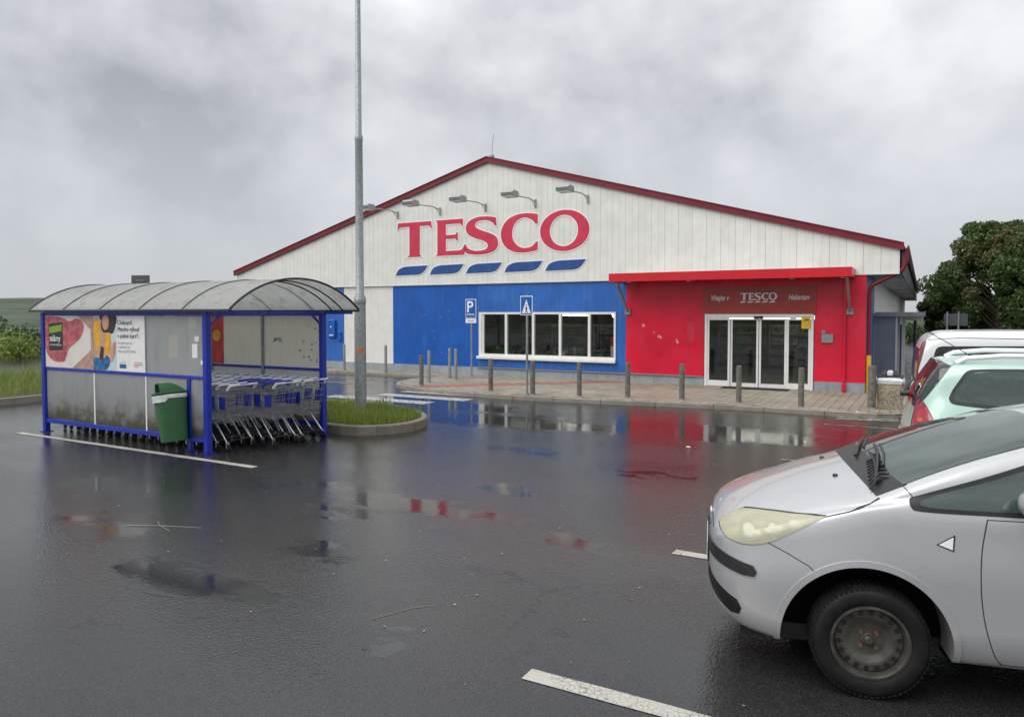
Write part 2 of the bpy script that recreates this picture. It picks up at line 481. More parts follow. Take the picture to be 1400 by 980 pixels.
M_sblue2 = PM('sign_blue', (.008, .10, .42), .35, var=.04)
M_swhite = PM('sign_white', (.82, .83, .84), .35, var=.03)
M_sback = PM('sign_back_grey', (.075, .085, .09), .5, var=.1)
M_gpanel = PM('grey_panel', (.23, .26, .285), .45, var=.06, dirt=(.1, .11, .12), damt=.3)
M_mat = PM('door_mat', (.012, .012, .012), .9, var=.2, bump=.5, bs=150)
M_inwall = PM('interior_wall', (.13, .12, .095), .8, var=.1)
M_infloor = PM('interior_floor', (.10, .095, .085), .35, var=.1)
M_shelf = PM('shelf_metal', (.30, .29, .27), .5, var=.1)
def goods():
    t = NT('packaged_goods'); p = t.pos((1, 1, 1))
    v = t.n('ShaderNodeTexVoronoi'); t.l(p, v.inputs['Vector']); v.inputs['Scale'].default_value = 7
    h = t.n('ShaderNodeHueSaturation'); h.inputs['Saturation'].default_value = .7; h.inputs['Value'].default_value = .26
    t.l(v.outputs['Color'], h.inputs['Color'])
    return t.done(t.bsdf(h.outputs[0], .5))
M_goods = goods()
def tubeglow(name, s_):
    t = NT(name); em = t.n('ShaderNodeEmission')
    em.inputs[0].default_value = (1.0, .95, .84, 1); em.inputs[1].default_value = s_
    return t.done(em.outputs[0])
M_tube = tubeglow('fluorescent_tube', 7.0)
M_tubedim = tubeglow('ceiling_tube', 1.5)
def glass(name, tint=(.80, .86, .84), refl=1.0, rough=.0, dirt=0.0, dcol=(.4, .4, .38)):
    t = NT(name)
    tr = t.n('ShaderNodeBsdfTransparent'); tr.inputs[0].default_value = (*tint, 1)
    gl = t.n('ShaderNodeBsdfGlossy'); gl.inputs['Roughness'].default_value = rough; gl.inputs[0].default_value = (.95, .97, .97, 1)
    fr = t.n('ShaderNodeFresnel'); fr.inputs[0].default_value = 1.5
    f = t.math('MULTIPLY', fr.outputs[0], refl, clamp=True)
    mx = t.n('ShaderNodeMixShader'); t.l(f, mx.inputs[0]); t.l(tr.outputs[0], mx.inputs[1]); t.l(gl.outputs[0], mx.inputs[2])
    sh = mx.outputs[0]
    if dirt:
        df = t.n('ShaderNodeBsdfDiffuse'); df.inputs[0].default_value = (*dcol, 1)
        m2 = t.n('ShaderNodeMixShader'); t.l(t.math('MULTIPLY', t.ss(t.noise(t.pos(), 4, 5), .35, .8), dirt), m2.inputs[0])
        t.l(sh, m2.inputs[1]); t.l(df.outputs[0], m2.inputs[2]); sh = m2.outputs[0]
    return t.done(sh)
M_glass = glass('window_glass', (.82, .85, .83), .85, dirt=.02)
def polycarb(name, col, clear=.35, grime=(.10, .10, .035), gz=(.15, .75), gamt=.8, streak=.4, scol=(.2, .19, .15)):
    """milky plastic sheet, partly see-through, with algae growing from its lower edge and run-off streaks"""
    t = NT(name); p = t.pos()
    sz = t.n('ShaderNodeSeparateXYZ'); t.l(p, sz.inputs[0])
    n = t.noise(p, 5, 6, .65)
    n2 = t.noise(t.pos((1, 1, .25)), 7, 6, .6)
    lvl = t.math('ADD', sz.outputs[2], t.math('MULTIPLY', t.math('SUBTRACT', n, .5), -.9))
    k = t.math('MULTIPLY', t.ss(lvl, gz[1], gz[0]), gamt)
    st = t.math('MULTIPLY', t.ss(n2, .48, .75), streak)
    c = t.mix(st, col, scol); c = t.mix(k, c, t.mix(t.ss(n2, .3, .7), grime, (.16, .15, .09)))
    df = t.n('ShaderNodeBsdfDiffuse'); t.l(c, df.inputs[0])
    tl = t.n('ShaderNodeBsdfTranslucent'); t.l(c, tl.inputs[0])
    m1 = t.n('ShaderNodeMixShader'); m1.inputs[0].default_value = .76
    t.l(df.outputs[0], m1.inputs[1]); t.l(tl.outputs[0], m1.inputs[2])
    tr = t.n('ShaderNodeBsdfTransparent'); tr.inputs[0].default_value = (.85, .88, .9, 1)
    m2 = t.n('ShaderNodeMixShader'); t.l(t.math('MULTIPLY', t.math('SUBTRACT', 1., k), clear), m2.inputs[0])
    t.l(m1.outputs[0], m2.inputs[1]); t.l(tr.outputs[0], m2.inputs[2])
    gl = t.n('ShaderNodeBsdfGlossy'); gl.inputs['Roughness'].default_value = .18
    fr = t.n('ShaderNodeFresnel'); fr.inputs[0].default_value = 1.45
    m3 = t.n('ShaderNodeMixShader'); t.l(t.math('MULTIPLY', fr.outputs[0], .8), m3.inputs[0])
    t.l(m2.outputs[0], m3.inputs[1]); t.l(gl.outputs[0], m3.inputs[2])
    return t.done(m3.outputs[0])
M_pc = polycarb('milky_panel', (.86, .88, .88), .36, grime=(.15, .13, .04), gz=(.26, .74), gamt=.85, streak=.2)
M_pcu = polycarb('milky_panel_upper', (.84, .86, .86), .30, gz=(-9, -8), streak=.2)
M_pcback = polycarb('cream_panel', (.92, .91, .83), .08, gz=(-9, -8), streak=.12, scol=(.3, .29, .22))
M_pcroof = polycarb('roof_sheet_milky', (.88, .88, .83), .30, gz=(-9, -8), streak=.5, scol=(.36, .34, .27))

def leafmat(name, c1, c2, ts=.35):
    t = NT(name)
    g = t.n('ShaderNodeNewGeometry')
    n = t.noise(t.pos(), .45, 3)
    c = t.mix(g.outputs['Random Per Island'], c1, c2)
    c = t.mix(t.math('MULTIPLY', t.ss(n, .4, .7), .45), c, tuple(a * 1.5 for a in c2))
    df = t.n('ShaderNodeBsdfPrincipled'); t.l(c, df.inputs['Base Color']); df.inputs['Roughness'].default_value = .45
    tl = t.n('ShaderNodeBsdfTranslucent'); t.l(c, tl.inputs[0])
    m = t.n('ShaderNodeMixShader'); m.inputs[0].default_value = ts
    t.l(df.outputs[0], m.inputs[1]); t.l(tl.outputs[0], m.inputs[2])
    return t.done(m.outputs[0])
M_leaf = leafmat('leaf_green', (.042, .075, .020), (.085, .135, .036))
M_leafb = leafmat('leaf_brown_green', (.085, .085, .030), (.14, .135, .05))
M_leafd = leafmat('leaf_bush', (.028, .055, .016), (.07, .11, .03))
M_grass = leafmat('grass_blades', (.10, .17, .025), (.27, .32, .075), .4)
M_bark = PM('bark', (.065, .05, .038), .9, var=.3, vs=12, bump=.6, bs=20, bd=.03)
M_field = PM('field_grass', (.075, .11, .03), .9, var=.35, vs=.08, dirt=(.14, .14, .05), damt=.6, dscale=(.05, .05, .05))
M_hill = PM('wooded_hill', (.045, .065, .035), .95, var=.4, vs=.03, dirt=(.10, .12, .06), damt=.6, dscale=(.012, .012, .012), bump=.0)

# ------------------------------------------------------------------ the setting
def smooth_poly(pts, n=6):
    out = []; m = len(pts)
    for i in range(m - 1):
        p0 = pts[max(i - 1, 0)]; p1 = pts[i]; p2 = pts[i + 1]; p3 = pts[min(i + 2, m - 1)]
        for k in range(n):
            t = k / n
            out.append(tuple(.5 * (2 * p1[j] + (p2[j] - p0[j]) * t + (2 * p0[j] - 5 * p1[j] + 4 * p2[j] - p3[j]) * t * t + (3 * p1[j] - p0[j] - 3 * p2[j] + p3[j]) * t ** 3) for j in range(2)))
    out.append(tuple(pts[-1])); return out
# terrain: one sheet to the horizon, falling away behind and to the right, low hills all round
def terr(x, y):
    d = max(max(-48 - x, 0), max(x - 34, 0), max(-40 - y, 0), max(y - 92, 0))
    z = -.35
    r = math.hypot(x, y)
    a = math.atan2(y, x)
    if d > 0:
        k = min(1, d / 120); k = k * k * (3 - 2 * k)
        east = .5 + .5 * math.cos(a - R(45))
        z -= k * (4 + 22 * east)
    if r > 260:
        k = min(1, (r - 260) / 500); k = k * k * (3 - 2 * k)
        west = .5 + .5 * math.cos(a - R(160))
        z += k * (14 + 8 * west + 5 * math.sin(3.1 * a + .6) + 3 * math.sin(7.3 * a + 1.9) + 2 * math.sin(17 * a))
    return z
radii = [0, 30, 50, 60, 75, 95, 120, 150, 190, 240, 300, 370, 450, 540, 640, 760, 900, 1200, 1800, 3200]
NA = 160; tv = [(0, 0, terr(0, 0))]; tf = []
for r in radii[1:]:
    for i in range(NA):
        a = 2 * math.pi * i / NA
        tv.append((r * math.cos(a), r * math.sin(a), terr(r * math.cos(a), r * math.sin(a))))
for i in range(NA): tf.append((0, 1 + i, 1 + (i + 1) % NA))
for k in range(len(radii) - 2):
    for i in range(NA):
        b = 1 + k * NA; c = b + NA; j = (i + 1) % NA
        tf.append((b + i, c + i, c + j, b + j))
mb = MB(); mb.add(tv, tf)
o = mb.build('ground', [M_field, M_hill], smooth=True, angle=180)
for p in o.data.polygons:
    if math.hypot(p.center.x, p.center.y) > 330: p.material_index = 1
tag(o, kind='structure')

mb = MB(); mb.add([(-44, -30, 0), (32, -30, 0), (32, 84, 0), (-44, 84, 0), (-44, -30, -.3), (32, -30, -.3), (32, 84, -.3), (-44, 84, -.3)],
                  [(0, 1, 2, 3), (0, 4, 5, 1), (1, 5, 6, 2), (2, 6, 7, 3), (3, 7, 4, 0)])
tag(mb.build('parking_lot', M_asph), kind='structure')

# painted markings
marks = empty('road_marking_set')
bpy.data.objects.remove(marks)
def mark(x0, x1, y0, y1, mat=M_line, label=None, sk=0.0, name='bay_line'):
    m = MB(); n = max(2, int((x1 - x0) / .25)); rnd = random.Random(int(x0 * 100 + y0 * 37))
    lo = []; hi = []
    for i in range(n + 1):
        x = x0 + (x1 - x0) * i / n
        lo.append((x, y0 + sk * (x - x0) + rnd.uniform(-.006, .006), .004)); hi.append((x, y1 + sk * (x - x0) + rnd.uniform(-.006, .006), .004))
    m.add(lo + hi, [(i, i + 1, n + 2 + i, n + 1 + i) for i in range(n)])
    o = m.build(name, mat); tag(o, kind='structure')
    return o
mark(-2.08, 3.4, 3.82, 3.955)
mark(-1.98, 3.4, 6.52, 6.645)
mark(-1.85, 3.2, 11.55, 11.66, M_line2, sk=.02)
mark(-1.7, 3.2, 15.70, 15.80, M_line2)
mark(-14.6, -8.34, 7.23, 7.35)
mark(-1.55, -.42, 16.55, 17.0, M_line2, sk=.25, name='painted_patch')
for (x0, x1, y0, y1) in ((-12.9, -10.1, 16.45, 16.72), (-12.95, -10.1, 15.45, 15.95), (-13.9, -10.6, 14.45, 14.95), (-14.3, -10.9, 13.5, 13.95)):
    mark(x0, x1, y0, y1, M_zebra, name='zebra_bar')
for (x0, x1, y0, y1) in ((-18.6, -14.9, 19.0, 19.2), (-17.8, -15.2, 17.6, 17.85)):
    mark(x0, x1, y0, y1, M_line2, name='bay_line')

# pavement with kerb stones and block pavers
KX = smooth_poly([(1.6, 20.6), (.7, 19.6), (.15, 18.3), (-.5, 17.35), (-1.36, 17.1), (-3.83, 17.12), (-7.23, 16.58), (-9.2, 16.40), (-11.11, 16.54), (-12.89, 16.92), (-14.0, 17.65), (-14.5, 18.9), (-14.45, 20.0), (-15.2, 20.42), (-19, 20.45), (-27, 20.45)], 8)
SWZ = .10
FY = 21.56
def kerb_y(x):
    best = None
    for (a, b) in zip(KX[:-1], KX[1:]):
        if (a[0] - x) * (b[0] - x) <= 0 and a[0] != b[0]:
            t = (x - a[0]) / (b[0] - a[0]); y = a[1] + t * (b[1] - a[1])
            best = y if best is None else min(best, y)
    return best
poly = [(1.6, 40)] + KX + [(-27, 40)]
mb = MB(); base = [(x, y, SWZ - .012) for x, y in KX] + [(x, FY + .6, SWZ - .012) for x, y in KX]
# slab under the pavers as a triangulated fan between kerb line and wall
slab_poly = [(x, y) for x, y in KX if x <= -.2] + [(-27, FY + .5), (-.2, FY + .5)]
bm = bmesh.new()
vsb = [bm.verts.new((x, y, SWZ - .012)) for x, y in slab_poly]
bm.faces.new(vsb)
side = [(x, y) for x, y in KX if x >= -.25] + [(1.6, 60), (-.25, 60)]
bm.faces.new([bm.verts.new((x, y, SWZ - .013)) for x, y in side])
bmesh.ops.triangulate(bm, faces=bm.faces)
me = bpy.data.meshes.new('sidewalk'); bm.to_mesh(me); bm.free(); me.materials.append(M_joint)
for p in me.polygons:
    if p.normal.z < 0: p.flip()
sidewalk = tag(link('sidewalk', me), kind='structure')
# kerb stones, each about a metre long
acc = 0; seg = [KX[0]]; stones = []
for a, b in zip(KX[:-1], KX[1:]):
    acc += math.dist(a, b); seg.append(b)
    if acc >= .98: stones.append(seg); seg = [b]; acc = 0
if len(seg) > 1: stones.append(seg)
for k, sg in enumerate(stones):
    P = [Vector((*p, 0)) for p in (sg[0], sg[len(sg) // 2], sg[-1])]
    d = (P[2] - P[0]).normalized(); nrm = Vector((-d.y, d.x, 0))
    if len(sg) > 2 and (P[1] - P[0]).length < .05: P = [P[0], (P[0] + P[2]) / 2, P[2]]
    m = MB(); w_ = .13; h0, h1 = -.12, SWZ + random.uniform(-.004, .006); c = .018
    g = .006
    pts = [P[0] + d * g, P[1], P[2] - d * g]
    prof = [(-.0, h0), (-.0, h1 - c), (-c, h1), (-w_, h1), (-w_, h0)]
    vs_ = []
    for p in pts:
        for (q, z) in prof: vs_.append((p.x + nrm.x * q, p.y + nrm.y * q, z))
    n = len(prof); fs = []
    for i in range(2):
        for j in range(n): fs.append((i * n + j, i * n + (j + 1) % n, (i + 1) * n + (j + 1) % n, (i + 1) * n + j))
    fs += [tuple(range(n)), tuple(range(3 * n - 1, 2 * n - 1, -1))]
    m.add(vs_, fs); m.build('kerb_stone', M_kerb, sidewalk)
# block pavers: 20 x 10 cm, long joints running towards the wall
pw, pl = .20, .10
one = MB()
def paver(m, x, y, z):
    g = .004; c = .006
    x0, x1, y0, y1 = x + g, x + pw - g, y + g, y + pl - g
    m.add([(x0, y0, SWZ - .02), (x1, y0, SWZ - .02), (x1, y1, SWZ - .02), (x0, y1, SWZ - .02),
           (x0, y0, z - c), (x1, y0, z - c), (x1, y1, z - c), (x0, y1, z - c),
           (x0 + c, y0 + c, z), (x1 - c, y0 + c, z), (x1 - c, y1 - c, z), (x0 + c, y1 - c, z)],
          [(0, 1, 5, 4), (1, 2, 6, 5), (2, 3, 7, 6), (3, 0, 4, 7), (4, 5, 9, 8), (5, 6, 10, 9), (6, 7, 11, 10), (7, 4, 8, 11), (8, 9, 10, 11)])
paver(one, 0, 0, SWZ + .003)
me_p = one.mesh('paver', M_paver); me_pr = one.mesh('paver_red', M_paverr)
rest = MB(); restr = MB(); cells = []
x = -20.0
while x < -.3:
    ky = kerb_y(x + pw / 2)
    if ky is None: x += pw; continue
    y = math.ceil((max(ky, kerb_y(x + .01) or 0, kerb_y(x + pw - .01) or 0) + .14) / pl) * pl
    off = .05 if int(round(x / pw)) % 2 else 0
    y += off
    while y < FY - .05:
        red = (abs((x + 12.6) - (y - 17.2) * 1.0) < .55 and -13 < x < -8.4) or (y > 20.9 and -9.2 < x < -8.2)
        cells.append((math.hypot(x, y), x, y, red)); y += pl
    x += pw
cells.sort()
for i, (d, x, y, red) in enumerate(cells):
    dz = random.uniform(-.0015, .003)
    if i < 300: link('paver', me_pr if red else me_p, sidewalk, (x, y, dz))
    else: paver(restr if red else rest, x, y, SWZ + .003 + dz)
rest.build('paver_field', M_paver, sidewalk, kind='stuff', recalc=False)
restr.build('red_paver_field', M_paverr, sidewalk, kind='stuff', recalc=False)

# planted island behind the trolley shelter
ISL = smooth_poly([(-16.2, 10.12), (-12, 10.12), (-9.9, 10.08), (-9.0, 10.1), (-8.5, 10.5), (-8.34, 11.1), (-8.6, 11.85), (-9.4, 12.55), (-10.6, 12.95), (-12.5, 13.0), (-16.2, 13.0)], 6)
bm = bmesh.new(); bm.faces.new([bm.verts.new((x, y, .10)) for x, y in ISL]); bmesh.ops.triangulate(bm, faces=bm.faces)
me = bpy.data.meshes.new('planted_island'); bm.to_mesh(me); bm.free(); me.materials.append(M_soil)
for p in me.polygons:
    if p.normal.z < 0: p.flip()
island = tag(link('planted_island', me), kind='structure')
acc = 0; seg = [ISL[0]]; stones = []
for a, b in zip(ISL[:-1], ISL[1:]):
    acc += math.dist(a, b); seg.append(b)
    if acc >= .8: stones.append(seg); seg = [b]; acc = 0
if len(seg) > 1: stones.append(seg)
for sg in stones:
    m = MB(); vs_ = []; prof = [(0, -.1), (0, .155), (.02, .175), (.12, .175), (.12, -.1)]; n = len(prof); fs = []
    for i, p in enumerate(sg):
        a = Vector(sg[max(i - 1, 0)]); b = Vector(sg[min(i + 1, len(sg) - 1)]); d = (b - a).normalized(); nr = Vector((-d.y, d.x))
        e_ = .004 if i == 0 else (-.004 if i == len(sg) - 1 else 0)
        for q, z in prof: vs_.append((p[0] + nr.x * q + d.x * e_, p[1] + nr.y * q + d.y * e_, z))
    for i in range(len(sg) - 1):
        for j in range(n): fs.append((i * n + j, i * n + (j + 1) % n, (i + 1) * n + (j + 1) % n, (i + 1) * n + j))
    L_ = len(sg) - 1; fs += [tuple(range(n)), tuple(range((L_ + 1) * n - 1, L_ * n - 1, -1))]
    m.add(vs_, fs); m.build('kerb_stone', M_kerb2, island)
def inside(p, poly):
    x, y = p; c = False; j = len(poly) - 1
    for i in range(len(poly)):
        xi, yi = poly[i]; xj, yj = poly[j]
        if (yi > y) != (yj > y) and x < (xj - xi) * (y - yi) / (yj - yi) + xi: c = not c
        j = i
    return c
def blades(m, x, y, z0, h, lean, w):
    a = random.uniform(0, 6.28); b = random.uniform(0, 6.28)
    dx, dy = math.cos(a) * w, math.sin(a) * w; lx, ly = math.cos(b) * lean, math.sin(b) * lean
    m.add([(x - dx, y - dy, z0), (x + dx, y + dy, z0), (x + dx * .7 + lx * .4, y + dy * .7 + ly * .4, z0 + h * .6), (x - dx * .7 + lx * .4, y - dy * .7 + ly * .4, z0 + h * .6), (x + lx, y + ly, z0 + h)],
          [(0, 1, 2, 3), (3, 2, 4)])
gm = MB(); n = 0
while n < 9000:
    x, y = random.uniform(-15, -8.3), random.uniform(10.1, 13)
    if x < -11.5 and random.random() < .6: continue
    if inside((x, y), ISL) and min(math.dist((x, y), q) for q in ISL) > .14:
        cl = .5 + .5 * math.sin(x * 5.1 + 2 * math.sin(y * 3)) * math.sin(y * 6.3)
        h = random.uniform(.07, .19) + .20 * cl * random.random()
        if random.random() < .012: h += random.uniform(.1, .3)
        blades(gm, x, y, .095, h, random.uniform(.02, .12), random.uniform(.004, .009)); n += 1
g = gm.build('grass', M_grass, recalc=False)
tag(g, 'uneven bright green grass growing on the kerbed island round the lamp post', 'grass', kind='stuff')

# far left: verge with kerb, rough grass
vb = MB(); vb.box(-27, -19.5, 3, 15.2, -.05, .14)
tag(vb.build('verge', M_soil), kind='structure')
vk = MB(); vk.box(-19.5, -19.36, 3, 15.2, -.1, .16)
tag(vk.build('verge_kerb', M_kerb), kind='structure')
gm = MB()
for i in range(5000):
    x, y = random.uniform(-26.9, -19.6), random.uniform(6, 15)
    blades(gm, x, y, .13, random.uniform(.12, .4), random.uniform(.03, .15), random.uniform(.008, .014))
tag(gm.build('verge_grass', M_grass, recalc=False), 'rough yellow green grass on the verge past the shelter end', 'grass', kind='stuff')

# ------------------------------------------------------------------ the supermarket
BX0, BX1 = -24.75, -1.33
AP = (-13.04, 7.53); EL = (-25.66, 4.0); ER = (-.47, 4.02)
BD = 46.0
sm = empty('supermarket', (-13.04, FY, SWZ), 0, 'long low gabled supermarket with white cladding, blue and red walls and big red lettering', 'supermarket')
def sub(m, name, mat, parent=sm, **k):
    par = parent
    off = Vector((-13.04, 21.56, SWZ))
    return m.build(name, mat, par, fn=lambda p: (p[0] - off.x, p[1] - off.y, p[2] - off.z), **k)
def wallbox(x0, x1, z0, z1, y=FY, th=.25):
    m = MB(); m.box(x0, x1, y, y + th, z0, z1); return m
G0 = 3.27
sub(wallbox(BX0, -5.62, .02, .36, FY - .028, .28), 'plinth', M_plinth)
sub(wallbox(-2.60, BX1, .02, .36, FY - .028, .28), 'plinth', M_plinth)
for (a, b) in ((-25, -5.62),):
    pass
sub(wallbox(BX0, -19.6, .36, G0), 'wall', M_blue2)
sub(wallbox(-19.6, -17.2, .36, G0, FY + .006), 'wall', M_white)
blue_wall = sub(wallbox(-17.2, -13.50, .36, G0, FY), 'wall', M_blue)
bw2 = MB()
bw2.box(-13.50, -8.04, FY + .004, FY + .25, .36, .74); bw2.box(-13.50, -8.04, FY + .004, FY + .25, 2.27, G0)
bw2.box(-8.385, -8.04, FY + .004, FY + .25, .74, 2.27); bw2.box(-13.50, -13.435, FY + .004, FY + .25, .74, 2.27)
sub(bw2, 'wall', M_blue2)
red1 = sub(wallbox(-8.04, -5.62, .36, G0, FY - .03), 'wall', M_red)
rw = MB(); rw.box(-2.60, BX1, FY - .03, FY + .25, .36, G0); rw.box(-5.62, -2.60, FY - .03, FY + .25, 2.95, G0)
red2 = sub(rw, 'wall', M_red)
m = MB(); m.box(-13.5, -5.65, FY - .075, FY - .032, .345, .375)
sub(m, 'drip_rail', M_steel)
# side and back walls
sw = MB(); sw.box(BX1 - .25, BX1, FY + .25, FY + 3.6, .02, G0)
sub(sw, 'side_wall', M_blue2)
sw = MB(); sw.box(BX1 - .25, BX1 - .004, FY + 3.6, FY + BD, .02, G0)
sub(sw, 'side_wall', M_white)
sw = MB(); sw.box(BX0, BX0 + .25, FY + .25, FY + BD, .02, G0)
sub(sw, 'side_wall', M_white)
sw = MB(); sw.prism([(BX0, .02), (BX1, .02), (BX1, G0), (ER[0], ER[1] - .15), (AP[0], AP[1] - .15), (EL[0], EL[1] - .15), (BX0, G0)], FY + BD, FY + BD + .25, 'xz')
sub(sw, 'back_wall', M_white)

# gable of upright boards
def roofz(x):
    return EL[1] + (AP[1] - EL[1]) * (x - EL[0]) / (AP[0] - EL[0]) if x < AP[0] else AP[1] + (ER[1] - AP[1]) * (x - AP[0]) / (ER[0] - AP[0])
GX0, GX1 = -25.56, -.58
gb = MB(); gb.prism([(GX0 + .01, G0 + .02), (GX1 - .01, G0 + .02), (GX1 - .01, roofz(GX1) - .1), (AP[0], AP[1] - .1), (GX0 + .01, roofz(GX0) - .1)], FY - .02, FY + .1, 'xz')
gable = sub(gb, 'gable', M_steel)
pwid = .416; npan = int(round((GX1 - GX0) / pwid)); pwid = (GX1 - GX0) / npan
for i in range(npan):
    x0 = GX0 + i * pwid + .003; x1 = GX0 + (i + 1) * pwid - .003
    m = MB(); pts = [(x0, G0), (x1, G0), (x1, roofz(x1) - .04)]
    if x0 < AP[0] < x1: pts.append((AP[0], AP[1] - .04))
    pts.append((x0, roofz(x0) - .04))
    y0 = FY - .050 + random.uniform(-.0015, .0015)
    m.prism(pts, y0, FY - .022, 'xz')
    # rib pressed into the sheet
    xm = (x0 + x1) / 2
    m.prism([(xm - .012, G0 + .004), (xm + .012, G0 + .004), (xm + .012, roofz(xm) - .2), (xm - .012, roofz(xm) - .2)], y0 - .006, y0 + .004, 'xz')
    sub(m, 'cladding_panel', M_clad, gable)
m = MB(); m.box(GX0, GX1, FY - .062, FY - .0, G0 - .03, G0 - .002)
sub(m, 'drip_flashing', M_clad)
m = MB(); m.box(GX1 + .001, GX1 + .02, FY - .055, FY + .1, G0 - .03, roofz(GX1) - .02)
sub(m, 'corner_trim', M_clad)
# verge trim along the gable
for (a, b) in ((EL, AP), (AP, ER)):
    m = MB(); d = .17
    m.prism([(a[0], a[1] - d), (b[0], b[1] - d), (b[0], b[1]), (a[0], a[1])], FY - .14, FY - .052, 'xz')
    m.prism([(a[0], a[1] + .001), (b[0], b[1] + .001), (b[0], b[1] + .03), (a[0], a[1] + .03)], FY - .17, FY + .1, 'xz')
    sub(m, 'verge_trim', M_fascia)
for (a, b) in ((EL, AP), (AP, ER)):
    m = MB(); m.prism([(a[0], a[1] - .10), (b[0], b[1] - .10), (b[0], b[1] - .01), (a[0], a[1] - .01)], FY + .1, FY + BD + .3, 'xz')
    sub(m, 'roof', M_roof)
# boxed eaves on the right flank
m = MB(); ns = 46
for i in range(10):
    xa = BX1 + .002 + (ER[0] - BX1 - .06) * i / 10; xb = BX1 + .002 + (ER[0] - BX1 - .06) * (i + 1) / 10 - .006
    m2 = MB(); m2.box(xa, xb, FY + .06, FY + BD, G0 + .004, G0 + .03); sub(m2, 'soffit_board', M_soffit)
m.box(ER[0] - .055, ER[0] - .03, FY + .02, FY + BD, G0 - .03, ER[1] - .06)
sub(m, 'eaves_board', M_dark)
m = MB(); m.box(EL[0] + .03, BX0, FY + .06, FY + BD, G0 + .004, G0 + .03); m.box(EL[0] + .03, EL[0] + .055, FY + .02, FY + BD, G0 - .03, EL[1] - .06)
sub(m, 'eaves_box', M_soffit)
m = MB(); xg = ER[0] + .05; zg = ER[1] - .10
m.prism([(xg - .07, zg + .05), (xg - .06, zg - .02), (xg - .02, zg - .06), (xg + .02, zg - .06), (xg + .06, zg - .02), (xg + .07, zg + .05), (xg + .05, zg + .05), (xg, zg - .03), (xg - .05, zg + .05)], FY - .1, FY + BD, 'xz')
sub(m, 'gutter', M_fascia, smooth=True)
m = MB(); m.tube([(xg, FY + .0, zg - .05), (xg, FY + .0, zg - .35), (xg - .04, FY + .0, zg - .5), (xg - .12, FY + .02, zg - .62), (BX1 + .16, FY + .1, G0 - .28), (BX1 + .09, FY + .1, G0 - .38), (BX1 + .07, FY + .1, G0 - .55), (BX1 + .07, FY + .1, SWZ + .95)], .055, 12)
dp = sub(m, 'downpipe', M_fascia, smooth=True)
m = MB(); m.cyl((BX1 + .07, FY + .1, SWZ + .0), (BX1 + .07, FY + .1, SWZ + 1.0), .07, n=14)
sub(m, 'pipe_guard', M_yellow, smooth=True)
m = MB(); m.tube([(-1.84, FY - .09, 3.1), (-1.84, FY - .09, .12)], .042, 10)
for z in (2.3, 1.25, .55): m.cyl((-1.84, FY - .09, z), (-1.84, FY - .09, z + .03), .052, n=10)
m.cyl((-1.84, FY - .09, .12), (-1.84, FY - .09, .3), .06, n=10)
sub(m, 'downpipe', M_red, smooth=True)

# ---- lettering
def cr(pts, n=8):
    return smooth_poly(pts, n)
def ell(cx, cz, a, b, t0, t1, n=40):
    return [(cx + a * math.cos(R(t0 + (t1 - t0) * i / n)), cz + b * math.sin(R(t0 + (t1 - t0) * i / n))) for i in range(n + (0 if abs(t1 - t0) == 360 else 1))]
L_T = [[(.00, .80), (.02, 1.0), (.98, 1.0), (1.0, .80)] + cr([(.97, .80), (.93, .86), (.83, .875), (.66, .875)], 5)[0:] + [(.655, .09)] + cr([(.655, .09), (.67, .045), (.72, 0.0)], 4) + [(.28, 0.0)] + cr([(.28, 0.0), (.34, .045), (.355, .09)], 4) + [(.355, .875)] + cr([(.34, .875), (.17, .875), (.07, .86), (.03, .80)], 5)]
L_E = [cr([(.0, 0.0), (.05, .04), (.065, .1)], 4) + [(.065, .9)] + cr([(.065, .9), (.05, .96), (.0, 1.0)], 4) + [(.93, 1.0), (.93, .79)] + cr([(.90, .79), (.85, .855), (.74, .87), (.36, .87)], 5) + [(.36, .575), (.60, .575)] + cr([(.62, .575), (.68, .58), (.72, .635)], 4) + [(.76, .635), (.76, .40), (.72, .40)] + cr([(.72, .40), (.68, .455), (.60, .46), (.36, .46)], 4) + [(.36, .13), (.74, .13)] + cr([(.76, .13), (.88, .15), (.96, .24)], 5) + [(1.0, .24), (.98, 0.0)]]
L_S = [cr([(.02, .29), (.10, .17), (.28, .10), (.46, .095), (.62, .12), (.69, .205), (.66, .29), (.55, .36), (.34, .43), (.13, .53), (.035, .66), (.04, .80), (.14, .92), (.34, 1.0), (.56, 1.015), (.78, .995), (.93, .965)], 5) + [(.955, .745)] + cr([(.90, .745), (.82, .84), (.66, .905), (.49, .91), (.36, .87), (.315, .80), (.35, .72), (.50, .645), (.72, .565), (.91, .47), (.985, .35), (.985, .20), (.89, .075), (.68, .005), (.43, -.015), (.20, .0), (.04, .035)], 5) + [(-.01, .29)]]
L_C = [cr([(.985, .965), (.83, 1.0), (.62, 1.015), (.40, .985), (.20, .89), (.055, .72), (.0, .50), (.045, .28), (.18, .11), (.38, .01), (.60, -.015), (.82, .0), (.985, .035)], 6) + [(.985, .26)] + cr([(.94, .26), (.84, .15), (.70, .105), (.55, .12), (.41, .215), (.325, .36), (.31, .52), (.34, .68), (.43, .82), (.57, .895), (.71, .89), (.84, .82), (.93, .715)], 6) + [(.985, .715)]]
L_O = [ell(.5, .5, .5, .525, 0, 360, 64), ell(.49, .5, .285, .40, 0, 360, 56)]
def letter(polys, x, z, wx, hz, name, y, parent, mat, outline=None, ext=.002):
    sc = [[(px * wx, pz * hz) for px, pz in pl] for pl in polys]
    off = Vector((-13.04, FY, SWZ))
    if outline:
        me = curve_mesh(sc, ext, outline)
        put(name + '_edge', me, M_letterw, parent, (x - off.x, y + .004 - off.y, z - off.z))
    me = curve_mesh(sc, ext, 0)
    return put(name, me, mat, parent, (x - off.x, y - off.y, z - off.z))
yl = FY - .0655
